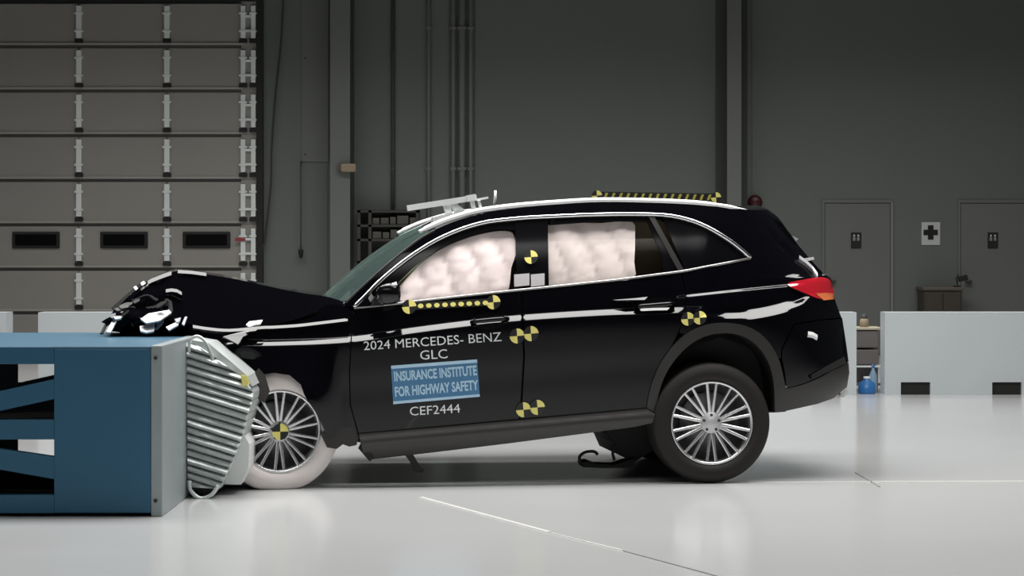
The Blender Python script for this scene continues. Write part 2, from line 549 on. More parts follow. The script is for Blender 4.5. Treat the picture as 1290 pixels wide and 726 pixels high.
# dark red fire horn on the wall above the rear of the roof
d = D_WALL - 0.02
t = thing('fire_alarm_bell', 'dark red alarm bell on the wall above the rear of the car roof', 'alarm', (WX(951, d), Y_WALL - 0.012, WZ(255, d)))
o = link('gong', lathe([(0.001, -0.10), (0.06, -0.095), (0.095, -0.06), (0.10, -0.02), (0.10, 0.0)], 24), M_dred, t)
link('mount', box(-0.06, 0.06, -0.02, 0.0, -0.06, 0.06, 0.006), M_dred, t)


# ---------------------------------------------------------------- white barrier blocks
def block(u0, label, wpx=192, d=14.4 * K):
    x0, x1 = WX(u0, d), WX(u0 + wpx, d); wd = x1 - x0
    t = thing('barrier_block', label, 'block', (x0, d - DC, 0), 'white barrier blocks along the hall')
    H, T = 0.812, 0.30
    s0 = 0.155; sw = 0.29; sh = 0.125
    # body with two open fork slots
    bm = bmesh.new()
    pr = [(0, 0), (s0, 0), (s0, sh), (s0 + sw, sh), (s0 + sw, 0), (wd - s0 - sw, 0), (wd - s0 - sw, sh), (wd - s0, sh), (wd - s0, 0), (wd, 0), (wd, H), (0, H)]
    f = bm.faces.new([bm.verts.new((x, 0, z)) for x, z in pr])
    r = bmesh.ops.extrude_face_region(bm, geom=[f])
    bmesh.ops.translate(bm, verts=[g for g in r['geom'] if isinstance(g, bmesh.types.BMVert)], vec=(0, T, 0))
    bmesh.ops.recalc_face_normals(bm, faces=bm.faces)
    me = bpy.data.meshes.new('blk'); bm.to_mesh(me); bm.free()
    link('body', me, M_block, t)
    for x in (s0, wd - s0 - sw):
        link('slot_shade', box(x + 0.003, x + sw - 0.003, 0.04, T - 0.01, 0.0, sh - 0.003), M_dark, t)  # dark fill stands for the shade inside the open fork slot


block(1115, 'white barrier block with two dark fork slots, standing nearest the picture edge past the car')
block(887, 'white barrier block half hidden behind the car rear bumper')
block(48, 'white barrier block behind the crumpled hood and the blue barrier top')
block(-184, 'white barrier block at the far end behind the blue truss, mostly out of the picture')

# cart and jugs in the gap between blocks
d = 14.4 * K + 0.55
t = thing('utility_cart', 'narrow grey utility cart with shelves in the gap between white blocks', 'cart', (WX(1094, d), d - DC, 0))
M_cart = mat('cart_grey', (0.14, 0.125, 0.12), 0.5)
h = 0.135
for (z0, z1, m) in ((0.62, 0.645, mat('cart_top', (0.5, 0.46, 0.34), 0.5)), (0.24, 0.26, M_wht), (0.06, 0.08, M_cart)):
    link('shelf', box(-h, h, 0, 0.35, z0, z1, 0.005), m, t)
link('side_panel', box(-h, h, 0.30, 0.35, 0.08, 0.62), M_cart, t)
link('drawer', box(-h + 0.01, h - 0.03, 0.01, 0.29, 0.44, 0.61, 0.006), M_cart, t)
link('drawer', box(-h + 0.01, h - 0.03, 0.01, 0.29, 0.27, 0.42, 0.006), M_cart, t)
for sx in (-1, 1):
    for yv in (0.02, 0.33):
        link('post', box(sx * h - 0.01, sx * h + 0.01, yv - 0.01, yv + 0.01, 0.0, 0.62), M_piped, t)
t = thing('spray_can', 'small dark and yellow can on top of the utility cart', 'can', (WX(1091, d), d - DC + 0.12, 0.645))
o = link('can', lathe([(0.001, 0), (0.045, 0), (0.045, 0.07), (0.03, 0.085), (0.001, 0.085)], 16), M_tan, t); o.rotation_euler = (math.pi / 2, 0, 0)
o = link('cap', lathe([(0.03, 0.085), (0.03, 0.13), (0.001, 0.13)], 16), M_piped, t); o.rotation_euler = (math.pi / 2, 0, 0)


def bottle(name, label, u, d, r, hgt, m, mc):
    t = thing(name, label, 'bottle', (WX(u, d), d - DC, 0))
    b = link('body', lathe([(0.001, 0), (r, 0), (r * 1.03, hgt * 0.1), (r, hgt * 0.6), (r * 0.4, hgt * 0.8), (r * 0.35, hgt * 0.9)], 20), m, t)
    c = link('cap', lathe([(r * 0.4, hgt * 0.88), (r * 0.4, hgt), (0.001, hgt)], 16), mc, t)
    for o in (b, c):
        o.rotation_euler = (math.pi / 2, 0, 0)


bottle('water_jug', 'squat blue plastic jug on the floor between white blocks', 1092, 14.4 * K + 0.2, 0.085, 0.17, M_jug, M_wht)
bottle('spray_bottle', 'slim pale blue bottle on the floor beside the squat blue jug', 1100, 14.4 * K + 0.42, 0.04, 0.28, mat('pale_blue_plastic', (0.30, 0.45, 0.62), 0.35), M_jug)

# ================================================================== BLUE CRASH BARRIER
DB = 7.885 * K
YB0, YB1 = DB - DC, 0.30
HB = 0.916
bt = thing('crash_barrier', 'heavy blue steel barrier with open truss side and grey steel front plate', 'barrier', (0, 0, 0))
XL, XM, XR = -4.4, WX(68, DB), WX(190, DB)
link('end_box', box(XM, XR - 0.001, YB0, YB1, 0.02, HB - 0.012, 0.004), M_blue, bt)
link('top_plate', box(XL, XR - 0.001, YB0 + 0.003, YB1, HB - 0.012, HB, 0.003), mat('barrier_top_lit_blue', (0.05, 0.13, 0.20), 0.38, var=0.08, vscale=3), bt)  # barrier blue lightened for the overhead light on its top
link('base_shadow_gap', box(XL, XR - 0.05, YB0 + 0.05, YB1 - 0.05, 0.0, 0.02), M_dark, bt)  # dark slab stands for the shadow gap under the barrier
pl = link('face_plate', box(XR, WX(204.5, DB), YB0, YB1, 0.0, HB + 0.006, 0.006), M_plate, bt)
for v in (451, 631):
    o = link('bolt', lathe([(0.001, -0.012), (0.009, -0.01), (0.011, 0.0)], 10), M_dark, pl)
    o.location = (WX(196, DB), YB0 - 0.001, WZ(v, DB))
# truss: rails and diagonals on the near and the far frame
for yf in (YB0, YB1 - 0.07):
    for (v0, v1) in ((437.5, 459), (529, 554), (624, 647)):
        link('rail', box(XL, XM, yf, yf + 0.07, WZ(v1, DB), WZ(v0, DB), 0.003), M_blue, bt)
    for (vl0, vl1, vr0, vr1) in ((493, 518, 478, 503), (566, 592, 576, 604)):
        # bay repeats every 1.2 m to the left, mirrored
        for k in range(2):
            xa = XM - 0.62 * k; xb = XM - 0.62 * (k + 1)
            sl0 = (vl0 - vr0) / 68.0; sl1 = (vl1 - vr1) / 68.0
            um = 145.0
            ta, tb = (0, um) if k == 0 else (um, 0)
            v = []
            for (x, tt) in ((xa, ta), (xb, tb)):
                for vv, sl in ((vr0, sl0), (vr1, sl1)):
                    v.append((x, WZ(vv + sl * tt, DB)))
            (x1_, a0), (_, a1), (x2_, b0), (_, b1) = v
            vs = [(x1_, yf + 0.005, a0), (x1_, yf + 0.005, a1), (x2_, yf + 0.005, b1), (x2_, yf + 0.005, b0)]
            vs += [(x, y + 0.06, z) for (x, y, z) in vs]
            link('diagonal', fixn(mesh(vs, [(0, 1, 2, 3), (7, 6, 5, 4), (0, 4, 5, 1), (1, 5, 6, 2), (2, 6, 7, 3), (3, 7, 4, 0)])), M_blue, bt)
# dark plates stand for inside shade, with a gap showing the floor
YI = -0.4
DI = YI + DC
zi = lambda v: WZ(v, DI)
link('inner_shade_plate', box(XL, WX(22, DI), YI, YI + 0.02, 0.02, HB - 0.02), M_inner, bt)
link('inner_shade_plate', box(WX(22, DI), XM, YI, YI + 0.02, zi(553), zi(482)), M_inner, bt)
link('inner_shade_plate', box(WX(22, DI), XM, YI, YI + 0.02, 0.02, zi(577)), M_inner, bt)
link('stay_rod', bar((XM - 0.45, -1.4, WZ(524, DC - 1.4)), (XM - 0.02, -1.4, WZ(522, DC - 1.4)), 0.03, 0.03), M_brown, bt)

# deformable aluminium element
hb = thing('honeycomb_element', 'crushed silver aluminium honeycomb element bolted to the barrier face plate', 'honeycomb', (0, 0, 0))
D1 = 8.46 * K
HOUT = [(235, 430), (248, 434), (268, 448), (294, 467), (317, 487), (320, 499), (313, 520), (307, 545), (298, 570), (286, 596), (274, 622), (236, 612)]
NL = 19


def hline(i, u):
    return 431 + i * 9.6 + (u - 235) * (0.30 + 0.006 * (i % 3))


def hrange(i):
    us = [235.3 + 0.25 * k for k in range(360)]
    ok = [u for u in us if inside((u, hline(i, u) + 0.01), HOUT)]
    return (ok[0], ok[-1]) if ok else (235.3, 238)


random.seed(11)
for i in range(NL):
    (a0, a1), (b0, b1) = hrange(i), hrange(i + 1)
    n = 9
    vs, fs = [], []
    jit = random.uniform(-0.008, 0.012)
    for k in range(n + 1):
        s = k / n
        ut, ub = a0 + (a1 - a0) * s, b0 + (b1 - b0) * s
        wob = 0.010 * noise.noise(Vector((i * 1.7, s * 4, 3.1)))
        ring = []
        for (q, dd) in ((0.06, 0.034), (0.30, 0.008), (0.55, 0.0), (0.80, 0.012), (0.97, 0.040)):
            u = ut + (ub - ut) * q
            vv = hline(i, ut) * (1 - q) + hline(i + 1, ub) * q
            D = D1 + dd + jit + wob
            ring.append((WX(u, D), D - DC, WZ(vv, D)))
        ring.append((ring[-1][0], 0.12, ring[-1][2])); ring.append((ring[0][0], 0.12, ring[0][2]))
        vs += ring
    m = 7
    for k in range(n):
        for j in range(m):
            j2 = (j + 1) % m
            fs.append((k * m + j, k * m + j2, (k + 1) * m + j2, (k + 1) * m + j))
    fs.append(tuple(range(m))); fs.append(tuple(n * m + j for j in reversed(range(m))))
    link('honeycomb_layer', fixn(mesh(vs, fs)), M_alu, hb)


def wprism(poly, d0, d1):
    """prism of a pixel polygon at distance d0, extruded away to d1"""
    n = len(poly)
    vs = [(WX(u, d0), d0 - DC, WZ(v, d0)) for u, v in poly]
    vs += [(x, d1 - DC, z) for (x, y, z) in vs]
    fs = [tuple(range(n)), tuple(range(2 * n - 1, n - 1, -1))] + [(i, (i + 1) % n, n + (i + 1) % n, n + i) for i in range(n)]
    return fixn(mesh(vs, fs))


link('inner_core', wprism([(276, 610), (286, 596), (299, 570), (307, 547), (314, 560), (313, 590), (303, 611)], 8.58 * K, 8.9 * K), M_alu2, hb)
link('cover_sheet', wprism([(238, 428), (262, 432), (290, 455), (312, 474), (318, 487), (300, 472), (270, 450), (248, 436)], 8.48 * K, 9.0 * K), M_alu, hb)
link('target_marker', wprism([(303, 473), (311, 474), (314, 484), (306, 488)], 8.46 * K, 8.47 * K), M_yel, hb)
dq = 8.45 * K
lo = catmull([(238, 444, 0), (239, 430, 0), (248, 424, 0), (258, 430, 0), (266, 446, 0), (268, 455, 0)], 6)
link('wire_loop', tube([(WX(u, dq), dq - DC, WZ(v, dq)) for u, v, _ in lo], 0.010, 8), M_alu, hb)
lo = catmull([(239, 606, 0), (240, 618, 0), (252, 628, 0), (266, 624, 0), (275, 612, 0)], 6)
link('wire_loop', tube([(WX(u, dq), dq - DC, WZ(v, dq)) for u, v, _ in lo], 0.012, 8), M_alu, hb)
link('base_block', wprism([(240, 600), (272, 612), (268, 625), (240, 622)], 8.52 * K, 8.9 * K), M_dark, hb)

# ================================================================== THE CAR
YAW = math.radians(8.0)
R0 = Vector((1.226, -0.023 * K, 0.0))
EA = Vector((math.cos(YAW), math.sin(YAW), 0)); EW = Vector((-math.sin(YAW), math.cos(YAW), 0))
HALF = 0.945
car = thing('crashed_suv', 'black SUV with crumpled front end, chrome trim and yellow test targets', 'car', R0, rz=YAW)
C0 = (CAM - R0)


def P(u, v, w=0.0):
    """car-local point: on the plane w metres in from the car's near flank, on the line of sight of (u, v)"""
    D = Vector(((u - CX) / FPX, 1.0, -(v - HV) / FPX))
    t = (w - C0.dot(EW)) / D.dot(EW)
    p = C0 + D * t
    return Vector((p.dot(EA), w, p.z))


def proj(p):
    q = R0 + EA * p[0] + EW * p[1] + Vector((0, 0, p[2]))
    d = q.y + DC
    return (CX + q.x * FPX / d, HV - (q.z - CAM.z) * FPX / d)


SHO = smooth_tab([(230, 434), (285, 432), (345, 432), (440, 428), (520, 416.5), (590, 407.5), (640, 402), (700, 397.5), (760, 394), (800, 392.5), (850, 391), (900, 389), (960, 386), (1010, 380), (1080, 376)])
HAU = smooth_tab([(860, 396), (905, 398), (940, 397), (975, 391), (1005, 382), (1020, 374)])
UPL = smooth_tab([(840, 376), (870, 372.5), (930, 366), (995, 359.5), (1030, 356)])
TAIL = [(255, 966), (264, 970), (275, 981), (303, 1001), (328, 1022), (345, 1038), (352, 1048), (375, 1052), (400, 1061), (440, 1067), (470, 1071), (488, 1068), (500, 1060), (520, 1040)]
TAIL = smooth_tab(TAIL, 8)


def ramp(x):
    return 0.0 if x < 0 else (1.0 if x > 1 else 0.06 * sstep(x) + 0.94 * x)


def Wb(u, v):
    """depth of the car's flank in from its widest plane"""
    sh = lerp_tab(SHO, u)
    h = (sh - v) / 205.0
    if h < 0:
        W = 0.018 + 0.11 * h * h
        # soft lower door crease
        lc = (v - (lerp_tab([(440, 494), (820, 462)], u))) / 20.0
        if 430 < u < 850:
            W += 0.004 * math.exp(-lc * lc)
    else:
        W = 0.018 + 0.10 * h + 0.24 * h * h
    # shoulder ledge: its upper-facing edge catches the light bank
    fade = sstep((905 - u) / 70.0) * sstep((u - 270) / 40.0)
    W += 0.036 * fade * ramp((sh + 4.0 - v) / 8.0)
    if u > 850:
        ha = lerp_tab(HAU, u); f2 = sstep((u - 865) / 60.0) * sstep((1034 - u) / 24.0)
        wd = 6 + 8 * sstep((u - 900) / 60.0) * sstep((1020 - u) / 40)
        W += 0.0047 * wd * f2 * ramp((ha + wd / 2 - v) / wd)
    if u > 760:
        ul = lerp_tab(UPL, u); f3 = sstep((u - 845) / 30.0) * sstep((1020 - u) / 30.0)
        W += 0.014 * f3 * ramp((ul + 1.5 - v) / 3.0)
    # rear plan curvature
    if u > 930:
        T = lerp_tab(TAIL, v)
        t = max(0.0, min(0.995, (u - 930) / max(20.0, T - 930)))
        W += 0.42 * (1 - math.sqrt(1 - t * t))
    # front taper and crumple
    if u < 430:
        k = max(0.0, (420 - u) / 180.0)
        W += 0.05 * k * k
        W -= 0.07 * sstep((u - 300) / 40.0) * sstep((430 - u) / 40.0) * sstep((v - 425) / 90.0)
        W += 0.030 * min(1, k * 1.3) * noise.noise(Vector((u * 0.022, v * 0.03, 1.3))) * sstep((v - 432) / 30.0)
    # lower body runs in to the sill
    return W


def normal_at(u, v, W, off):
    e = 0.6
    def q(a, b):
        return P(a, b, W(a, b) + off)
    n = (q(u + e, v) - q(u - e, v)).cross(q(u, v + e) - q(u, v - e))
    if n.y > 0:
        n = -n
    return n.normalized()


def resample(poly, step):
    out = []
    n = len(poly)
    for i in range(n):
        a, b = poly[i], poly[(i + 1) % n]
        L = math.hypot(b[0] - a[0], b[1] - a[1])
        k = max(1, int(math.ceil(L / step)))
        for j in range(k):
            out.append((a[0] + (b[0] - a[0]) * j / k, a[1] + (b[1] - a[1]) * j / k))
    return out


def panel_mesh(poly, W=Wb, off=0.0, step=8.0, thick=0.02, vstep=None, analytic=True):
    vstep = vstep or step
    pl = resample(poly, min(step, 6.0))
    # drop duplicates
    pp = []
    for p in pl:
        if not pp or math.hypot(p[0] - pp[-1][0], p[1] - pp[-1][1]) > 0.3:
            pp.append(p)
    if math.hypot(pp[0][0] - pp[-1][0], pp[0][1] - pp[-1][1]) < 0.3:
        pp.pop()
    n = len(pp)
    us = [p[0] for p in pp]; vs = [p[1] for p in pp]
    pts = list(pp)
    u = min(us) + step * 0.5
    row = 0
    while u < max(us):
        v = min(vs) + vstep * 0.5
        while v < max(vs):
            if inside((u, v), pp):
                dm = min((u - a) ** 2 + (v - b) ** 2 for a, b in pp)
                if dm > (0.45 * min(step, vstep)) ** 2:
                    pts.append((u, v))
            v += vstep
        u += step
    if W is Wb and thick != 0.004:
        lines = [(SHO, 270, 905, (-4.9, -3.2, 0.0, 3.2, 4.9)), (HAU, 866, 1032, (-8.2, -5.8, -3, 0, 3, 5.8, 8.2)), (UPL, 846, 1020, (-2.6, -0.8, 0.8, 2.6))]
        keep = pts[:n]
        for q in pts[n:]:
            if all(not (l[1] < q[0] < l[2] and l[3][0] - 1.2 < q[1] - lerp_tab(l[0], q[0]) < l[3][-1] + 1.2) for l in lines):
                keep.append(q)
        pts = keep
        for (tab, a, b, offs) in lines:
            if b < min(us) or a > max(us):
                continue
            u = a + 1.0
            while u < b:
                for o_ in offs:
                    q = (u, lerp_tab(tab, u) + o_)
                    if inside(q, pp) and min((q[0] - x) ** 2 + (q[1] - y) ** 2 for x, y in pp) > 1.0:
                        pts.append(q)
                u += 4.0
    edges = [(i, (i + 1) % n) for i in range(n)]
    V, E, F, *_ = delaunay_2d_cdt([Vector(p) for p in pts], edges, [], 0, 1e-5)
    tris = []
    for f in F:
        c = (sum(V[i].x for i in f) / 3, sum(V[i].y for i in f) / 3)
        if inside(c, pp):
            tris.append(tuple(f))
    verts, nors = [], []
    for p in V:
        wv = W(p.x, p.y) + off
        verts.append(P(p.x, p.y, wv))
        nors.append(normal_at(p.x, p.y, W, off))
    faces = []
    for f in tris:
        a, b, c = (verts[i] for i in f)
        g = (b - a).cross(c - a)
        faces.append(f if g.y < 0 else (f[0], f[2], f[1]))
    if thick > 0:
        # edge return, duplicated vertices with outward normals
        base = len(verts)
        area2 = sum(pp[i][0] * pp[(i + 1) % n][1] - pp[(i + 1) % n][0] * pp[i][1] for i in range(n))
        sg = 1 if area2 > 0 else -1
        for i in range(n):
            a, b = pp[i - 1], pp[(i + 1) % n]
            tx, ty = b[0] - a[0], b[1] - a[1]
            nn = Vector((ty * sg, 0, tx * sg)); nn.normalize()
            w0 = W(*pp[i]) + off
            p0 = P(pp[i][0], pp[i][1], w0)
            verts += [p0, p0 + Vector((0, thick, 0))]
            nors += [nn, nn]
        for i in range(n):
            j = (i + 1) % n
            q = (base + 2 * i, base + 2 * j, base + 2 * j + 1, base + 2 * i + 1)
            a, b, c = verts[q[0]], verts[q[1]], verts[q[2]]
            g = (b - a).cross(c - a)
            faces.append(q if g.dot(nors[q[0]]) > 0 else tuple(reversed(q)))
    me = mesh(verts, faces, True)
    if analytic:
        me.normals_split_custom_set_from_vertices([tuple(x) for x in nors])
    return me


def far_copy(o, parent=None):
    c = o.copy(); COL.objects.link(c)
    c.parent = parent or o.parent
    c.scale = (1, -1, 1); c.location = (0, 2 * HALF, 0)
    return c


def panel(name, poly, m, parent=car, W=Wb, off=0.0, step=8.0, thick=0.02, far=True, vstep=None, label=None):
    o = link(name, panel_mesh(poly, W, off, step, thick, vstep), m, parent)
    if label:
        o['label'] = label
    if far:
        far_copy(o)
    return o


def prism(name, poly, w0, w1, m, parent=car, smooth=False):
    n = len(poly)
    a = [P(u, v, w0) for u, v in poly]
    b = [Vector((p.x, w1, p.z)) for p in a]
    fs = [tuple(range(n)), tuple(range(2 * n - 1, n - 1, -1))] + [(i, (i + 1) % n, n + (i + 1) % n, n + i) for i in range(n)]
    return link(name, fixn(mesh(a + b, fs)), m, parent)


def ribbon(name, pts, wpx, m, parent=car, W=Wb, off=-0.006, depth=0.014, far=True, closed=False):
    """raised moulding strip following pixel points on the flank"""
    vs, fs = [], []
    n = len(pts)
    for i, (u, v) in enumerate(pts):
        a = pts[(i - 1) % n] if (closed or i > 0) else pts[i]
        b = pts[(i + 1) % n] if (closed or i < n - 1) else pts[i]
        tx, ty = b[0] - a[0], b[1] - a[1]
        L = math.hypot(tx, ty) or 1
        nx, ny = -ty / L, tx / L
        wp = wpx[i] if isinstance(wpx, (list, tuple)) else wpx
        w0 = W(u, v)
        for (q, o2) in ((-0.5, depth), (-0.5, off * 0.4), (-0.2, off), (0.2, off), (0.5, off * 0.4), (0.5, depth)):
            vs.append(P(u + nx * wp * q, v + ny * wp * q, w0 + o2))
    k = 6
    for i in range(n if closed else n - 1):
        i2 = (i + 1) % n
        for j in range(k - 1):
            fs.append((i * k + j, i2 * k + j, i2 * k + j + 1, i * k + j + 1))
    if not closed:
        fs.append(tuple(range(k))); fs.append(tuple((n - 1) * k + j for j in reversed(range(k))))
    me = fixn(mesh(vs, fs, True))
    # make sure outer faces look at the camera side
    s = sum(p.normal.y * p.area for p in me.polygons)
    if s > 0:
        me.flip_normals()
    o = link(name, me, m, parent)
    if far:
        far_copy(o)
    return o


# ---- outlines (pixels on the flank)
DLO_TOP = catmull([(446, 387), (462, 371), (482, 351), (520, 321), (560, 297.5), (605, 281.5), (650, 275.5), (700, 272.5), (750, 270.5), (800, 270), (845, 272), (882, 282), (915, 300), (935, 315), (946, 325)], 4)
BELT = [(946, 326), (905, 334), (860, 342.5), (780, 353), (700, 361.5), (650, 366.5), (580, 374), (510, 382), (446, 388.5)]
ROOF = catmull([(432, 384), (455, 362), (490, 331), (525, 303), (560, 284), (600, 271), (650, 263), (700, 258), (760, 254.5), (850, 256), (900, 260), (945, 264.5)], 4)
REAR = catmull([(968, 264.5), (981, 275), (1001, 303), (1022, 328), (1038, 345), (1047, 352), (1051, 375), (1060, 400)], 4)
ARCH = catmull([(815, 514), (820, 488), (834, 455), (857, 427), (882, 412), (910, 407), (940, 411), (963, 425), (980, 450), (988, 480), (990, 492)], 4)
ARCHI = catmull([(826, 521), (831, 492), (843, 464), (864, 439), (886, 425), (910, 420), (934, 423), (953, 435), (968, 457), (975, 485), (976, 520)], 4)
RD_REAR = catmull([(859, 343), (864, 370), (863, 395), (852, 427), (834, 458), (821, 490), (816, 513)], 4)

# unibody side: roof side, rear pillar and haunch
arch_up = [p for p in ARCH if p[0] > 858 and p[0] <= 986]
poly = ROOF + REAR + [(1030, 403), (1000, 408), (984, 440), (984, 452)] + list(reversed([p for p in ARCH if 860 < p[0] < 981])) \
    + list(reversed([p for p in RD_REAR if p[1] < 424]))[:-1] + [(862, 343)] + [(905, 334), (946, 326)] + list(reversed(DLO_TOP))[1:]
panel('body_side', poly, M_paint, step=6, vstep=4)
# doors
front_door_poly = [(446, 390), (510, 383.5), (580, 375.5), (655, 367.5), (657, 400), (659, 450), (656, 500), (653, 528.5), (560, 537), (452, 546), (442, 510), (441, 470), (443, 430)]
fd = panel('front_door', front_door_poly, M_paint, step=8, vstep=3.2)
rear_door_poly = [(657.5, 367.5), (700, 363), (780, 354.5), (857, 344.5)] + [(u - 1.5, v) for u, v in RD_REAR[2:]] + [(815, 514), (740, 521), (655.5, 528.3), (658.5, 500), (661.3, 450), (659.5, 400)]
rd = panel('rear_door', rear_door_poly, M_paint, step=8, vstep=3.2)
# rear bumper
bump = [(1061, 401.5), (1064, 420), (1067, 440), (1069, 456), (1050, 465), (1030, 476), (1010, 484), (991, 489), (989, 470), (985.5, 453), (985.5, 441), (1001, 409.5), (1030, 404.5)]
panel('rear_bumper', bump, M_paint, step=6)
panel('bumper_cladding', [(1069, 457.5), (1070, 470), (1067, 488), (1050, 502), (1030, 509), (1008, 514), (990, 518), (989.5, 490.5), (1010, 485.5), (1030, 477.5), (1050, 466.5)], M_plastic, off=-0.006, step=6)
panel('bumper_vent', [(1064, 450), (1066, 458), (1045, 468), (1024, 478), (1021, 474), (1040, 463)], M_under, off=-0.018, thick=0.02, far=False)
# arch and sill cladding
panel('wheel_arch_trim', ARCH + [(990, 519), (977, 520)] + list(reversed(ARCHI))[1:-1] + [(826, 521)], M_plastic, off=-0.014, step=7, thick=0.04)
sill_poly = [(452, 547), (560, 538), (655, 529.5), (740, 522), (815, 515), (825, 522), (822, 533), (800, 538), (740, 546), (640, 559), (540, 571), (468, 579), (458, 572)]


def Wsill(u, v):
    top = lerp_tab([(452, 547), (815, 515)], u)
    k = (v - top) / 24.0
    return 0.040 - 0.030 * sstep(k * 1.6) + 0.075 * max(0, k - 0.25) ** 1.5


panel('sill_trim', sill_poly, M_plastic, W=Wsill, step=6, vstep=3, thick=0.05)
# front fender
fender_poly = [(432, 385), (444.5, 391.5), (441.5, 430), (439.5, 470), (440.5, 510), (450, 545), (425, 549), (413, 549), (405, 535), (397, 519), (388, 506), (383, 497), (379, 485), (365, 473), (346, 470), (331, 472), (320, 484), (309, 468), (296, 455), (272, 440), (250, 431), (238, 424),
               (238, 410), (262, 413), (290, 416), (335, 412), (370, 408), (398, 398), (404, 388), (418, 383)]
panel('front_fender', fender_poly, M_paint, step=6, vstep=4, far=False)


def Wff(u, v):
    return Wb(u, v) + 0.02


# crumpled crease plates on the fender
def plate3(name, pts, m, parent=car, thick=0.012):
    """bent plate through (u, v, w) points, fanned into triangles and given thickness"""
    a = [P(u, v, w) for u, v, w in pts]
    n = len(a)
    nr = Vector((0, 0, 0))
    for i in range(1, n - 1):
        nr += (a[i] - a[0]).cross(a[i + 1] - a[0])
    nr.normalize()
    b = [p - nr * thick * (1 if nr.y < 0 else -1) for p in a]
    fs = [(0, i, i + 1) for i in range(1, n - 1)] + [(n, n + i + 1, n + i) for i in range(1, n - 1)] + [(i, (i + 1) % n, n + (i + 1) % n, n + i) for i in range(n)]
    return link(name, fixn(mesh(a + b, fs)), m, parent)


# ---- roof, windscreen, tail loft across the car


def loft(name, near, m, parent=car, crown=(0, 0, 0), nseg=14, power=2.0, smooth=True, centre=None):
    """surface across the car from near-side points to their mirror images, bulging by crown at the middle
    (or through given centre points)"""
    vs, fs = [], []
    n = len(near)
    for i, p in enumerate(near):
        if centre:
            c = centre[i]
            cv = Vector((c.x - p.x, 0, c.z - p.z))
        else:
            cv = Vector(crown)
        for k in range(nseg + 1):
            s = k / nseg
            y = p.y + (2 * HALF - 2 * p.y) * s
            b = 1 - abs(2 * s - 1) ** power
            vs.append(Vector((p.x, y, p.z)) + cv * b)
    for i in range(n - 1):
        for k in range(nseg):
            a = i * (nseg + 1) + k
            fs.append((a, a + 1, a + nseg + 2, a + nseg + 1))
    return link(name, fixn(mesh(vs, fs, smooth)), m, parent)


roof_near = [P(u, v, Wb(u, v)) for (u, v) in ROOF if u > 535] + [P(968, 264.5, Wb(968, 264.5))]
loft('roof', roof_near, M_paint, crown=(0, 0, 0.035))
tail_near = [P(u, v, Wb(u, v)) for (u, v) in REAR] + [P(u, v, Wb(u, v)) for (u, v) in ((1061, 401), (1064, 420), (1067, 440), (1069, 456))]
loft('tailgate', tail_near, M_paint, crown=(0.05, 0, 0.0))
low_near = [P(u, v, Wb(u, v) - 0.006) for (u, v) in ((1069, 457.5), (1070, 470), (1067, 488), (1050, 502))]
loft('rear_valance', low_near, M_plastic, crown=(0.05, 0, 0))
ws_near = [P(u, v, Wb(u, v) + 0.004) for (u, v) in catmull([(434, 383), (458, 360), (492, 330), (526, 303), (548, 290)], 5)]
ws_cen = [P(u, v, HALF) for (u, v) in catmull([(408, 374), (432, 352), (467, 323), (504, 298), (530, 285)], 5)]
loft('windscreen', ws_near, M_screen, centre=ws_cen, nseg=20, power=2.4)
a_pts = catmull([(435, 382), (458, 360), (492, 330), (526, 303), (548, 290)], 5)
ribbon('windscreen_trim', a_pts, 3.0, M_plastic, far=True)

# ---- window trim, rails
ribbon('window_trim', DLO_TOP, 4.6, M_chrome, label=None) if False else ribbon('window_trim', DLO_TOP, 4.6, M_chrome)
ribbon('belt_trim', list(reversed(BELT))[0:1] + [(p[0], p[1] - 0.5) for p in list(reversed(BELT))[1:]], 3.0, mat('belt_chrome', (0.42, 0.41, 0.40), 0.35, metal=0.9))
RAIL = catmull([(528, 292.5), (545, 284.5), (565, 276.5), (600, 266.5), (645, 260), (700, 255.5), (760, 252.5), (850, 254.5), (900, 258.5), (943, 265.5)], 5)


def Wrail(u, v):
    return Wb(u, v) - 0.012


rl = [5.0] * 3 + [7.0] * (len(RAIL) - 9) + [6.0] * 3 + [4.0, 3.0, 2.0]
rail_me_pts = [P(u, v, Wb(u, v) + 0.01) for (u, v) in RAIL]
ro = link('roof_rail', tube(rail_me_pts, [x / 205.0 * 0.52 for x in rl], 14), M_rail, car)
far_copy(ro)

# ---- pillars, windows, airbags
panel('centre_pillar', [(649, 277), (690, 273.5), (691.5, 361), (653, 366), (650, 330)], M_gloss, off=0.010, thick=0.03)
panel('window_divider', [(817, 272.5), (824, 272.5), (862, 341), (855, 342)], M_plastic, off=0.004, thick=0.03)
panel('window_edge', [(812, 272.5), (819, 272.5), (856, 342), (836, 344.5), (833, 320)], M_gloss, off=0.012, thick=0.02)
panel('front_window_header', [(p[0], p[1] + 1.5) for p in DLO_TOP if 462 < p[0] < 652] + [(650, 290), (625, 289), (592, 297), (552, 314), (520, 338), (494, 364), (478, 372)], M_gloss, off=0.016, thick=0.02)
panel('rear_window_header', [(p[0], p[1] + 1.5) for p in DLO_TOP if 690 < p[0] < 822] + [(816, 280), (760, 279), (692, 284)], M_gloss, off=0.014, thick=0.02)
panel('quarter_window', [(p[0] - 0.5, p[1] + 2) for p in DLO_TOP if 826 < p[0] < 944] + [(941, 325.5), (905, 332.5), (863, 340.5)], M_gloss, off=0.012, thick=0.01, label='dark tinted rear quarter window')
panel('rear_window', [(691, 276), (820, 274), (855, 342), (780, 352), (692, 360.5)], M_glass, off=0.02, thick=0.0, step=14)


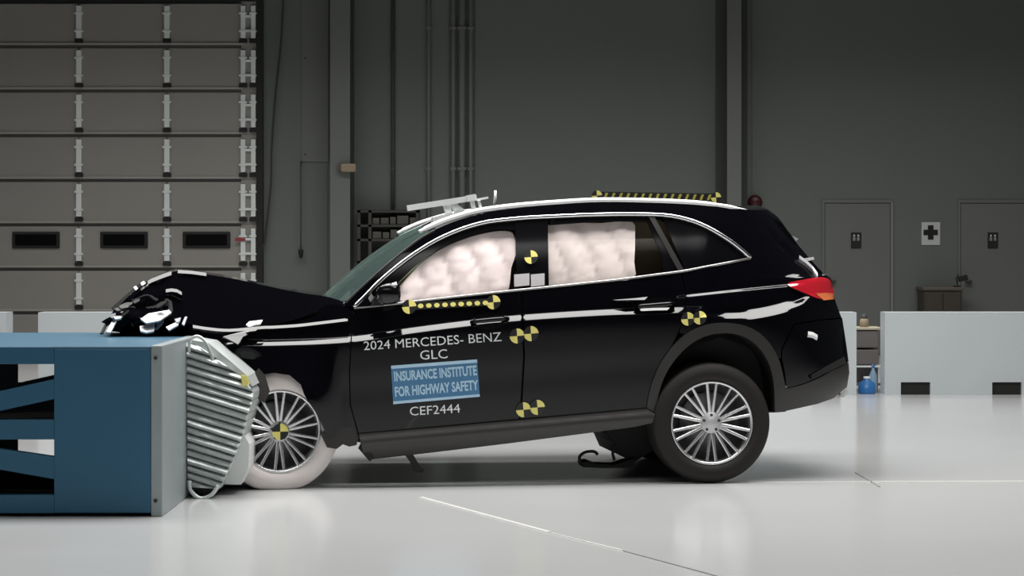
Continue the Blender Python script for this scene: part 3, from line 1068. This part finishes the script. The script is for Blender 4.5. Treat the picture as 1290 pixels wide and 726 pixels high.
def Wair(u, v):
    b = Wb(u, v) + 0.055
    f = 0.018 * noise.noise(Vector((u * 0.035 + v * 0.004, v * 0.012, 5.0)))
    f += 0.018 * abs(math.sin(u * 0.085 + 1.2 * math.sin(v * 0.03))) * (0.5 + 0.5 * sstep((v - 300) / 30))
    f += 0.004 * noise.noise(Vector((u * 0.09, v * 0.09, 2.0)))
    return b - f


air_f = catmull([(498, 373), (512, 352), (534, 330), (560, 312), (592, 299), (622, 292), (642, 292), (648, 300), (649, 322), (644, 338), (642, 358), (636, 367), (600, 371), (550, 377), (515, 381)], 3, True)
panel('curtain_airbag', air_f, M_airbag, W=Wair, step=5, thick=0.04, far=False, label='pinkish white curtain airbag filling the front window')
air_r = catmull([(692, 283), (720, 281), (760, 281), (796, 279), (800, 300), (799, 330), (798, 351), (760, 354), (720, 358), (692, 361), (690, 330), (690, 300)], 3, True)
panel('curtain_airbag', air_r, M_airbag, W=Wair, step=5, thick=0.04, far=False, label='pinkish white curtain airbag filling the rear window')
for (a, b) in ((648, 667), (669, 686)):
    panel('airbag_tab', [(a, 346), (b, 344.5), (b, 359.5), (a, 361.5)], mat('airbag_tab_grey', (0.5, 0.48, 0.50), 0.7), off=0.004, thick=0.01, far=False)
# dark fabric mass inside the cabin
prism('cabin_interior', [(470, 385), (560, 305), (620, 286), (700, 278), (830, 277), (900, 310), (940, 330), (940, 400), (470, 420)], 0.34, 1.55, M_inter)

# ---- inner body, arch liners, engine bay
prism('underbody', [(462, 420), (1040, 400), (1040, 492), (985, 500), (950, 440), (905, 425), (855, 445), (830, 500), (800, 530), (640, 552), (468, 570)], 0.30, 1.59, M_under)
prism('engine_bay', [(258, 418), (300, 412), (440, 395), (465, 420), (465, 560), (425, 552), (400, 500), (360, 470), (330, 470), (300, 450)], 0.30, 1.59, M_under)


def liner(name, pts, w0, w1, m):
    vs = [P(u, v, w0) for u, v in pts]
    vs += [Vector((p.x, w1, p.z)) for p in vs]
    n = len(pts)
    fs = [(i, i + 1, n + i + 1, n + i) for i in range(n - 1)]
    o = link(name, fixn(mesh(vs, fs, True)), m, car)
    far_copy(o)
    return o


liner('wheel_liner', ARCHI, 0.03, 0.32, M_under)
prism('wheel_liner_back', [(p[0], p[1]) for p in ARCHI], 0.30, 0.32, M_under)
prism('fender_liner', [(403, 545), (425, 541), (446, 537), (452, 552), (449, 561), (440, 563), (432, 560), (424, 566), (412, 564)], 0.05, 0.20, M_plastic)
prism('torn_bracket', [(510, 573), (520, 572), (527, 584), (534, 592), (531, 596), (522, 594), (518, 584)], 0.10, 0.16, M_under)
prism('torn_bracket', [(455, 560), (470, 577), (466, 582), (452, 566)], 0.06, 0.12, M_under)

# dangling hose and loop under the car
hp = catmull([(732, 584, 0), (730, 576, 0), (737, 570, 0), (748, 569, 0), (753, 573, 0)], 5)
link('dangling_hose', tube([P(u, v, 0.35) for u, v, _ in hp], 0.010, 7), M_under, car)
hp = catmull([(776, 560, 0), (772, 570, 0), (774, 580, 0)], 5)
link('dangling_hose', tube([P(u, v, 0.35) for u, v, _ in hp], 0.010, 7), M_under, car)
prism('loose_shield', [(733, 583), (742, 581), (752, 585), (775, 586), (800, 578), (800, 590), (760, 590), (735, 589)], 0.38, 0.55, M_under)
prism('rear_suspension_arm', [(762, 545), (800, 530), (835, 520), (835, 560), (800, 582), (785, 576), (778, 560)], 0.45, 1.3, M_under)

# ---- hood
ST = [(446, 391, 384), (432, 389, 378.5), (418, 389, 374), (404, 391, 371), (385, 398, 368.5), (360, 406, 364), (335, 411, 358.5), (310, 414, 353), (290, 415, 349), (262, 413, 344.5), (240, 409, 341.5), (221, 405, 340.5), (205, 403, 346), (190, 402, 352), (177, 401, 360), (163, 401, 371), (150, 403, 384), (140, 408, 397), (133, 413, 407)]
STs = catmull(ST, 3)
vs, fs = [], []
NF, NT = 5, 26                     # rows on the steep flank and across the top
NS = 2 * NF + NT
for i, (u, ve, vc) in enumerate(STs):
    we = 0.10 + 0.05 * sstep((300 - u) / 150)
    pn = P(u, ve, we)
    wc = we + 0.012 + 0.42 * (P(u, vc, 0.3).z - pn.z)
    pc = P(u, vc + 1.5, wc)
    fr = sstep((255 - u) / 60.0)
    for k in range(NS + 1):
        kk = min(k, NS - k)
        if kk <= NF:
            f = kk / NF
            p = Vector((pn.x + (pc.x - pn.x) * f, we + (wc - we) * f, pn.z + (pc.z - pn.z) * f))
            amp = math.sin(math.pi * f)
        else:
            f = (kk - NF) / (NT / 2)
            p = Vector((pc.x, wc + (HALF - wc) * f, pc.z + 0.006 * f))
            amp = 0.35 * f
        q = Vector((p.x * 4.5, p.y * 4.0 + p.z * 6, 0.7))
        dis = (abs(noise.noise(q)) - 0.25) * 0.10 * fr * amp
        if kk <= NF:
            p.y += dis
        else:
            p.z += dis * 0.5
        if k > NS / 2:
            p.y = 2 * HALF - p.y
        vs.append(p)
n = NS + 1
for i in range(len(STs) - 1):
    for k in range(NS):
        a = i * n + k
        fs.append((a, a + 1, a + n + 1, a + n))
me = mesh(vs, fs, False)
fixn(me)
if sum(p.normal.z for p in me.polygons) < 0:
    me.flip_normals()
for p in me.polygons:
    p.use_smooth = True
for e in me.edges:
    a, b = e.vertices
    if a % n == b % n and a % n in (NF, NS - NF):
        e.use_edge_sharp = True
link('hood', me, M_paint, car)
# bent ridge folds along the top of the crumpled hood
def fold_strip(name, pts, hpx, dep, m=None):
    vs = []
    for (u, v, w) in pts:
        a = P(u, v + hpx, w); b = P(u, v, w + dep)
        vs += [a, b, b + Vector((0, 0.015, -0.03)), a + Vector((0, 0.02, -0.02))]
    fs = []
    for i in range(len(pts) - 1):
        for j in range(4):
            fs.append((i * 4 + j, i * 4 + (j + 1) % 4, i * 4 + 4 + (j + 1) % 4, i * 4 + 4 + j))
    fs += [(0, 1, 2, 3), tuple((len(pts) - 1) * 4 + j for j in (3, 2, 1, 0))]
    return link(name, fixn(mesh(vs, fs)), m or M_paint, car)


def hw(u):
    ve, vc = lerp_tab([(a, b) for a, b, c in reversed(ST)], u), lerp_tab([(a, c) for a, b, c in reversed(ST)], u)
    we = 0.10 + 0.05 * sstep((300 - u) / 150)
    return vc, we + 0.012 + 0.42 * (P(u, vc, 0.3).z - P(u, ve, we).z)


fold_strip('hood_fold', [(u, hw(u)[0] - 0.6, hw(u)[1] - 0.02) for u in range(186, 220, 5)], 5.0, 0.024)
fold_strip('hood_fold', [(u, hw(u)[0] - 0.4, hw(u)[1] - 0.018) for u in range(224, 264, 6)], 4.0, 0.020)
fold_strip('hood_fold', [(u, hw(u)[0] + 3.0 + 0.1 * (186 - u), hw(u)[1] - 0.03) for u in range(162, 188, 5)], 3.0, 0.012)
def on_fender(pts, d=0.02):
    return [(u, v, Wb(u, v) - d) for u, v, _ in catmull([(a, b, 0) for a, b in pts], 4)]


fold_strip('fender_fold', on_fender([(243, 409.5), (262, 412.5), (290, 414.5), (330, 411), (345, 410.5), (375, 408.5), (405, 405), (438, 401)]), 3.6, 0.020)
fold_strip('fender_fold', on_fender([(286, 430), (298, 431), (312, 431), (330, 429.5)], 0.02), 4.0, 0.020)
plate3('fender_fold', [(281, 424, 0.02), (303, 419, 0.055), (328, 412, 0.075), (322, 417, 0.05), (306, 424.5, 0.02), (300, 434, -0.02)], M_paint)
fold_strip('hood_fold', [(209, 364.5, 0.17), (216, 363.5, 0.17), (223, 364.5, 0.165), (229, 368, 0.16)], 4.0, 0.020)
fold_strip('hood_fold', [(198, 383, 0.17), (206, 380, 0.17), (212, 379.5, 0.17)], 2.5, 0.006, M_plastic)
fold_strip('hood_fold', [(146, 394, 0.2), (156, 389, 0.2), (168, 388, 0.2), (176, 391, 0.2)], 2.5, 0.006, M_plastic)
# torn nose trim
random.seed(23)
for k in range(16):
    u = random.uniform(134, 205); base = lerp_tab([(130, 408), (150, 388), (175, 372), (205, 366)], u)
    v = random.uniform(base, 412)
    r_ = random.uniform(4, 10); a_ = random.uniform(-0.9, 0.2)
    c_, s2 = math.cos(a_), math.sin(a_)
    pts_ = [(-r_, -1.2), (0, -random.uniform(1.5, 3)), (r_, -0.8), (r_ * 0.7, 1.6), (-r_ * 0.6, random.uniform(1.5, 3))]
    w_ = 0.115 + 0.008 * (k % 4) + 0.05 * (1 if v > 400 else 0)
    plate3('torn_trim', [(u + x * c_ - y * s2, v + x * s2 + y * c_, w_ - 0.004 * y) for x, y in pts_],
           [M_under, M_plastic, M_paint, M_plastic][k % 4] if k % 7 else M_silver, thick=0.008)

# front mass under the hood nose: grille and bumper remains resting over the barrier
prism('grille_remains', [(137, 417), (140, 404), (150, 393), (168, 386), (200, 395), (240, 404), (262, 414), (262, 424), (240, 421), (200, 420), (160, 420)], 0.42, 1.45, M_under)


def shard(name, pts, w, m, tilt=0.0, thick=0.012, label=None):
    vmin = min(p[1] for p in pts)
    o = plate3(name, [(u, v, w - tilt * (v - vmin)) for u, v in pts], m, thick=thick)
    if label:
        o['label'] = label
    return o


shard('headlamp_fragment', [(177, 402), (187, 395), (213, 390.5), (216, 394), (201, 404), (184, 407)], 0.15, M_silver, 0.006)
shard('headlamp_fragment', [(176, 411), (195, 408), (194, 417), (184, 419), (177, 417)], 0.11, M_silver, 0.006)
shard('headlamp_fragment', [(209, 412), (222, 406), (225, 409), (213, 416)], 0.09, M_silver, 0.006)
shard('grille_fragment', [(134, 418), (141, 405), (147, 405), (139, 419)], 0.14, M_silver, 0.006)
shard('grille_fragment', [(126, 420), (133, 406), (136, 407), (130, 420)], 0.40, M_under, 0.004)
shard('hood_edge_piece', [(168, 362), (171, 360), (176, 366), (173, 368.5)], 0.40, M_silver, 0.006)
shard('hood_edge_piece', [(177, 357), (181, 354), (184, 358), (179, 360)], 0.42, M_silver, 0.004)
shard('hood_edge_piece', [(140, 388), (158, 372), (176, 357), (180, 360), (160, 377), (145, 392)], 0.50, M_under, 0.002)
shard('hood_edge_piece', [(136, 402), (144, 390), (166, 384), (176, 391), (160, 396), (142, 405)], 0.36, M_paint, 0.010)
shard('headlamp_fragment', [(143, 399), (155, 397), (152, 401), (145, 402)], 0.13, M_alu2, 0.008)
shard('headlamp_fragment', [(220, 402), (228, 400), (226, 405), (222, 406)], 0.07, M_silver, 0.01)
shard('headlamp_fragment', [(229, 408), (233, 399), (236, 399), (232, 410)], 0.06, M_silver, 0.003)
shard('hood_hinge', [(310, 409), (314, 405), (331, 403), (328, 408), (321, 409), (314, 412)], 0.05, M_alu2, 0.004)
shard('bumper_fragment', [(150, 420), (165, 404), (180, 406), (178, 420)], 0.40, M_paint, 0.004)
shard('bumper_fragment', [(196, 421), (200, 404), (222, 400), (240, 408), (238, 424)], 0.36, M_paint, 0.003)
shard('bumper_fragment', [(283, 432), (300, 436), (318, 456), (330, 462), (322, 486), (312, 480), (296, 456)], 0.14, M_plastic, 0.001)
shard('bumper_fragment', [(313, 478), (326, 464), (334, 473), (340, 493), (333, 508), (322, 500)], -0.03, M_plastic, 0.001)

# ---- wheels


def make_wheel(name, tyre_m, R, RR, Wd, squash=None):
    wroot = link(name, lathe([(RR * 0.98, 0.012), (RR, 0.004), (RR * 1.0, 0.0), (RR * 0.965, -0.002), (RR * 0.93, 0.01), (RR * 0.90, 0.05), (RR * 0.88, 0.18)], 64), M_alloy, car)
    prof = [(RR * 0.985, 0.012), (RR * 1.03, -0.004), (RR * 1.14, -0.016), (RR * 1.24, -0.014), (R * 0.965, 0.004), (R * 0.99, 0.02), (R, 0.04),
            (R, 0.075), (R * 0.985, 0.078), (R * 0.985, 0.088), (R, 0.091), (R, 0.14), (R * 0.985, 0.143), (R * 0.985, 0.153), (R, 0.156), (R, Wd - 0.03), (R * 0.97, Wd - 0.005), (RR * 1.1, Wd), (RR * 0.99, Wd - 0.02)]
    me = lathe(prof, 96)
    if squash is not None:
        for v in me.vertices:
            if v.co.z < squash:
                v.co.y -= min(0.03, (squash - v.co.z) * 0.8) * (1 if v.co.y < 0.1 else -1)
                v.co.z = squash
        me.update()
    link('tyre', me, tyre_m, wroot)
    link('brake_disc', lathe([(0.001, 0.085), (RR * 0.72, 0.085), (RR * 0.72, 0.105), (0.001, 0.105)], 48), mat('brake_disc_metal', (0.16, 0.16, 0.16), 0.4, metal=0.8), wroot)
    link('inner_shade', lathe([(RR * 0.9, 0.12), (0.001, 0.12)], 48), M_alloyd, wroot)
    # ten double spokes
    sp = None
    for k in range(10):
        th = 2 * math.pi * k / 10 + 0.31
        for s in (-1, 1):
            a0 = th + s * 0.12; a1 = th + s * 0.118
            r0, r1 = RR * 0.22, RR * 0.965
            if sp is None or True:
                vs = []
                for (r, a, wd, y0, y1) in ((r0, a0, 0.021, 0.020, 0.05), (RR * 0.55, (a0 + a1) / 2, 0.018, 0.012, 0.045), (r1, a1, 0.017, 0.004, 0.035)):
                    c, sn = math.cos(a), math.sin(a)
                    t = Vector((-sn, 0, c)); p = Vector((c * r, 0, sn * r))
                    vs += [p + t * wd * 0.5 + Vector((0, y0 + 0.004, 0)), p + t * wd * 0.22 + Vector((0, y0, 0)), p - t * wd * 0.22 + Vector((0, y0, 0)),
                           p - t * wd * 0.5 + Vector((0, y0 + 0.004, 0)), p - t * wd * 0.4 + Vector((0, y1, 0)), p + t * wd * 0.4 + Vector((0, y1, 0))]
                fs = []
                for i in range(2):
                    for j in range(6):
                        fs.append((i * 6 + j, i * 6 + (j + 1) % 6, i * 6 + 6 + (j + 1) % 6, i * 6 + 6 + j))
                fs += [tuple(range(6)), tuple(12 + j for j in reversed(range(6)))]
                link('spoke', fixn(mesh(vs, fs)), M_alloy, wroot)
    link('hub', lathe([(0.001, 0.006), (0.030, 0.007), (0.034, 0.012), (RR * 0.24, 0.015), (RR * 0.27, 0.03), (RR * 0.25, 0.06)], 40), mat('hub_metal', (0.55, 0.55, 0.56), 0.5, metal=0.5), wroot)
    bolt = lathe([(0.001, -0.002), (0.009, 0.0), (0.010, 0.012)], 10)
    for k in range(5):
        a = 2 * math.pi * k / 5 + 0.31
        o = link('wheel_bolt', bolt, M_alloyd, wroot)
        o.location = (math.cos(a) * RR * 0.19, 0.012, math.sin(a) * RR * 0.19)
    return wroot


def put(o, loc, rz=0.0, flip=False):
    o.location = loc
    o.rotation_euler = (0, 0, rz)


RW, RIM = 0.371, 0.2585
rw = make_wheel('rear_wheel', M_tyre, RW, RIM, 0.235)
pc = P(897, 533, 0.02)
put(rw, (pc.x, 0.02, RW + 0.001))
fw = make_wheel('front_wheel', M_tyrew, 0.368, 0.250, 0.235, squash=-0.343)
pf = P(353, 546, 0.04)
put(fw, (pf.x, 0.05, 0.346), math.radians(9))
fw['label'] = 'steered front wheel with white painted tyre'


def copy_wheel(src, name, loc, rz):
    c = src.copy(); c.name = name; COL.objects.link(c); c.parent = car
    c.location = loc; c.rotation_euler = (0, 0, rz)
    for ch in src.children:
        g = ch.copy(); COL.objects.link(g); g.parent = c
        if ch.name.startswith('tyre'):
            g.data = ch.data.copy(); g.data.materials.clear(); g.data.materials.append(M_tyre)
    return c


copy_wheel(rw, 'rear_wheel', (pc.x, 2 * HALF - 0.02, RW + 0.001), math.pi)
c = copy_wheel(rw, 'front_wheel', (pf.x - 0.12, 2 * HALF - 0.04, RW + 0.001), math.pi)
if 'label' in c:
    del c['label']


# ---- lamps, handles, mirror
panel('tail_lamp', catmull([(992, 358.5), (1012, 352.5), (1034, 349.5), (1045, 352.5), (1049, 362), (1050, 374), (1036, 377), (1018, 371)], 3, True), M_red, off=-0.012, step=5, thick=0.03)
panel('tail_lamp_reflector', [(1028, 370), (1040, 369), (1050, 370), (1051, 377), (1038, 378.5)], M_amber, off=-0.016, step=4, thick=0.01, far=False)
fold_strip('tailgate_edge_highlight', [(u, v, Wb(u - 4, v + 4) - 0.03) for u, v in ((1007, 321.5), (1016, 328), (1024, 335.5), (1030, 344))], 4.2, 0.022, M_silver)  # silver strip stands for the highlight along the tailgate edge
shard('glass_shard', [(975, 276), (986, 283), (1000, 300), (1004, 309), (996, 303)], 0.30, M_gloss, 0.0)
shard('glass_shard', [(998, 297), (1006, 301), (1003, 304)], 0.28, M_silver, 0.0)
shard('glass_shard', [(1013, 326), (1025, 324), (1026, 327), (1018, 329)], 0.30, M_alu2, 0.0)


def handle(parent, poly_cup, pts, wpx):
    panel('handle_cup', poly_cup, M_gloss, parent, off=-0.022, step=5, thick=0.03, far=False)
    vs = [P(u, v, Wb(u, v) - 0.055 if 0 < i < len(pts) - 1 else Wb(u, v) - 0.02) for i, (u, v) in enumerate(pts)]
    link('door_handle', tube(vs, wpx / 205.0 / 2, 10), M_paint, parent)


def ell(cu, cv, ru, rv, sl, n=20):
    return [(cu + ru * math.cos(2 * math.pi * k / n), cv + rv * math.sin(2 * math.pi * k / n) + sl * ru * math.cos(2 * math.pi * k / n)) for k in range(n)]


handle(fd, ell(617, 404.5, 24, 10.5, -0.09), catmull([(594, 406, 0), (600, 403.5, 0), (618, 402, 0), (634, 400.5, 0), (641, 401, 0)], 3) and [(594, 407), (600, 405), (610, 404), (620, 403), (632, 402), (640, 402)], 6)
handle(rd, ell(826, 384.5, 25, 9.5, -0.10), [(801, 388), (808, 386), (820, 385), (832, 384), (843, 383), (850, 383)], 6)
plate3('handle_highlight', [(772, 378, 0.055), (800, 375, 0.055), (816, 374, 0.058), (812, 378, 0.04), (790, 380, 0.035)], M_paint, rd)
# mirror
mp = catmull([(475, 379), (474, 369), (481, 360), (498, 356.5), (504, 362), (504, 378), (497, 383), (482, 384)], 3, True)


def Wmir(u, v):
    r = min(1.0, math.hypot((u - 489) / 17.0, (v - 370) / 15.0))
    return -0.075 + 0.06 * (1 - math.sqrt(max(0.0, 1 - r * r * 0.95)))


mir = panel('door_mirror', mp, M_gloss, W=Wmir, step=4, thick=0.09, far=False)
prism('mirror_arm', [(472, 374), (484, 374), (484, 385), (468, 386)], 0.0, 0.10, M_under, mir)
plate3('mirror_cap_edge', [(478, 361, -0.03), (484, 358.2, -0.045), (499, 355, -0.045), (500, 357, -0.06), (484, 361, -0.06)], M_chrome, mir)
shard('mirror_triangle', [(449, 387), (462, 374), (472, 366), (474, 385)], 0.06, M_gloss, 0.0)
shard('broken_glass', [(464, 376), (468, 370), (471, 375), (467, 381)], 0.045, M_silver, 0.0)


# ---- yellow and black targets
def target(u, v, rad, W=Wb, off=-0.006, parent=car, flip=False, wv=None):
    n = 32
    vs, fs, mi = [], [], []
    Wf = (lambda a, b: wv) if wv is not None else W

    def pt(r, a, o):
        uu, vv = u + r * math.cos(a), v + r * math.sin(a)
        return P(uu, vv, Wf(u, v) + (Wf(uu, vv) - Wf(u, v)) + o)
    vs.append(pt(0, 0, off))
    for k in range(n):
        vs.append(pt(rad, 2 * math.pi * k / n - 0.08, off))
    for k in range(n):
        vs.append(pt(rad, 2 * math.pi * k / n - 0.08, off + 0.008))
    for k in range(n):
        k2 = (k + 1) % n
        fs.append((0, 1 + k2, 1 + k))
        q = (k * 4 // n)
        mi.append(1 if (q % 2 == 0) == flip else 0)
        fs.append((1 + k, 1 + k2, 1 + n + k2, 1 + n + k)); mi.append(1)
    me = mesh(vs, fs)
    me.materials.append(M_yel); me.materials.append(M_blk)
    for p, m_ in zip(me.polygons, mi):
        p.material_index = m_
    return link('target_marker', me, None, parent)


for (u, v, r) in ((651.5, 423.5, 9.5), (669, 420.5, 9.5), (659.5, 516.5, 9.5), (677, 513.5, 9.5), (866.5, 402, 8.5), (881.5, 400.5, 8.5), (515.5, 386.5, 9), (621.5, 381, 9)):
    target(u, v, r, off=-0.010, flip=True)
target(669, 324, 8.5, off=-0.002, flip=True)
target(352, 547, 11, wv=-0.035, off=0.0, flip=True, parent=fw) if False else None
# hub target on the steered wheel
vs, fs, mi = [(0, -0.004, 0)], [], []
for k in range(24):
    a = 2 * math.pi * k / 24
    vs.append((0.050 * math.cos(a), -0.004, 0.050 * math.sin(a)))
for k in range(24):
    fs.append((0, 1 + k, 1 + (k + 1) % 24)); mi.append(0 if (k // 6) % 2 == 0 else 1)
me = mesh(vs, fs); me.materials.append(M_yel); me.materials.append(M_blk)
for p, m_ in zip(me.polygons, mi):
    p.material_index = m_
link('target_marker', me, None, fw)

# bead strip on the front door
strip = panel('marker_strip', [(523, 381.5), (614, 376.5), (615, 385.5), (524, 390.5)], M_blk, off=-0.010, step=8, thick=0.006, far=False)
for k in range(9):
    u = 530 + 10.2 * k; v = 385.6 - 0.48 * k
    link('marker_dot', panel_mesh(ell(u, v, 3.6, 2.9, 0, 12), Wb, -0.013, 6, 0.002), M_yel, strip)
# marker bar on the roof
WR = 0.42
bar_o = prism('roof_marker_bar', [(748, 241.5), (906, 244), (906, 253.5), (748, 251.5)], WR, WR + 0.03, M_blk)
for k in range(15):
    u = 762 + 9.3 * k; v = 246.6 + 0.16 * k
    poly = [(u - 1.6, v + 3.5), (u + 1.2, v - 3.5), (u + 4.2, v - 3.5), (u + 1.4, v + 3.5)]
    prism('marker_dot', poly, WR - 0.004, WR + 0.001, mat('bar_yellow', (0.42, 0.38, 0.07), 0.5), bar_o)
for (u, v) in ((752, 246.5), (902, 248.8)):
    target(u, v, 6.5, wv=WR - 0.008, off=0.0, flip=True)
for u in (765, 890):
    prism('bar_foot', [(u - 3, 250), (u + 3, 250), (u + 3, 262), (u - 3, 262)], WR + 0.002, WR + 0.028, M_blk, bar_o)
# far rail is a thin line above the near one; bracket on the roof front
br = link('roof_bracket', bar(P(513, 262.5, 0.45), P(600, 249, 0.45), 0.036, 0.04), M_bracket, car)
for (a, b, wd) in (((561, 254), (567, 274), 0.042), ((569, 253), (580, 272), 0.044), ((594, 249), (597, 264), 0.024), ((603, 252), (606, 264), 0.016), ((574, 258), (588, 270), 0.02)):
    link('bracket_leg', bar(P(*a, 0.45), P(*b, 0.47), wd, 0.03), M_bracket, br)
link('bracket_arm', bar(P(588, 250.5, 0.43), P(599, 248.5, 0.43), 0.040, 0.05), M_bracket, br)
link('bracket_arm', bar(P(600, 252, 0.45), P(615, 249, 0.45), 0.014, 0.02), M_bracket, br)
link('bracket_pin', tube([P(624, 240, 0.45), P(624, 248, 0.45), P(622, 262, 0.45)], 0.008, 8), M_bracket, br)
link('bracket_base', prism('bracket_foot', [(552, 271), (600, 262), (612, 264), (560, 282), (540, 284)], 0.42, 0.52, M_bracket, br).data, None, br) if False else prism('bracket_foot', [(545, 274), (560, 270), (610, 262), (612, 266), (560, 283), (545, 284)], 0.42, 0.52, M_bracket, br)
fold_strip('bumper_reflector', [(u, v, Wb(u, v) - 0.02) for u, v in ((1018, 417.5), (1024, 418.5), (1030, 422))], 4.0, 0.02, M_alu2)
# exhaust and tow bits
shard('exhaust_trim', [(1057, 500), (1061, 495), (1068, 490), (1069, 494), (1062, 501)], 0.42, M_alu2, 0.0)


# ---- lettering on the front door
def text_mesh(s, bold=0.0):
    c = bpy.data.curves.new('t', 'FONT')
    c.body = s; c.size = 1.0; c.offset = bold; c.resolution_u = 3
    o = bpy.data.objects.new('t', c); COL.objects.link(o)
    dg = bpy.context.evaluated_depsgraph_get(); dg.update()
    me = bpy.data.meshes.new_from_object(o.evaluated_get(dg))
    bpy.data.objects.remove(o, do_unlink=True)
    return me


def lettering(s, quad, m, parent, off=-0.006, bold=0.02, group_name=None):
    """quad: tl, tr, br, bl in pixels, the lettering fills it; every character is a piece of its own"""
    me = text_mesh(s, bold)
    xs = [v.co.x for v in me.vertices]; ys = [v.co.y for v in me.vertices]
    x0, x1, y0, y1 = min(xs), max(xs), min(ys), max(ys)
    for v in me.vertices:
        s_ = (v.co.x - x0) / (x1 - x0); t_ = (v.co.y - y0) / (y1 - y0)
        tl, tr, brr, bl = quad
        u = (tl[0] * (1 - s_) + tr[0] * s_) * t_ + (bl[0] * (1 - s_) + brr[0] * s_) * (1 - t_)
        vv = (tl[1] * (1 - s_) + tr[1] * s_) * t_ + (bl[1] * (1 - s_) + brr[1] * s_) * (1 - t_)
        v.co = P(u, vv, Wb(u, vv) + off)
    if group_name:
        g = bpy.data.objects.new(group_name, None); COL.objects.link(g); g.parent = parent; g.empty_display_size = 0.05
        g['label'] = 'white lettering reading ' + s
        parent = g
    bm = bmesh.new(); bm.from_mesh(me)
    bmesh.ops.remove_doubles(bm, verts=bm.verts, dist=1e-6)
    todo = set(bm.verts)
    while todo:
        st = [todo.pop()]; isl = {st[0]}
        while st:
            for e in st.pop().link_edges:
                for w_ in e.verts:
                    if w_ in todo:
                        todo.discard(w_); isl.add(w_); st.append(w_)
        isl = list(isl); ix = {v: i for i, v in enumerate(isl)}
        fcs = {f for v in isl for f in v.link_faces}
        link('letter', mesh([v.co for v in isl], [tuple(ix[v] for v in f.verts) for f in fcs]), m, parent)
    bm.free()


lettering('2024 MERCEDES- BENZ', ((458, 430.5), (631, 418.5), (632, 430), (458.5, 441.5)), M_white, car, bold=0.0, group_name='lettering')
lettering('GLC', ((529, 442), (563, 440), (564, 451.5), (529.5, 453.5)), M_white, car, bold=0.0, group_name='lettering')
lettering('CEF2444', ((516, 513), (579, 509), (580, 520), (516.5, 524)), M_white, car, bold=0.0, group_name='lettering')
sg = panel('institute_sign', [(492.5, 461), (601, 453), (604.5, 500), (495.5, 509.5)], M_signblue, car, off=-0.007, step=9, thick=0.004, far=False, label='blue sign reading INSURANCE INSTITUTE FOR HIGHWAY SAFETY')
panel('sign_band', [(492.6, 461), (601, 453), (601.4, 457), (492.9, 465)], M_signlight, sg, off=-0.009, step=9, thick=0.001, far=False)
panel('sign_band', [(495.3, 506), (604.2, 496.8), (604.5, 500), (495.5, 509.5)], M_signlight, sg, off=-0.009, step=9, thick=0.001, far=False)
lettering('INSURANCE INSTITUTE', ((496, 468.3), (600, 460.3), (601, 473), (497, 481)), M_signlight, sg, off=-0.0095, bold=0.03)
lettering('FOR HIGHWAY SAFETY', ((497, 487.5), (602, 478.5), (603, 491.5), (498, 500.5)), M_signlight, sg, off=-0.0095, bold=0.03)
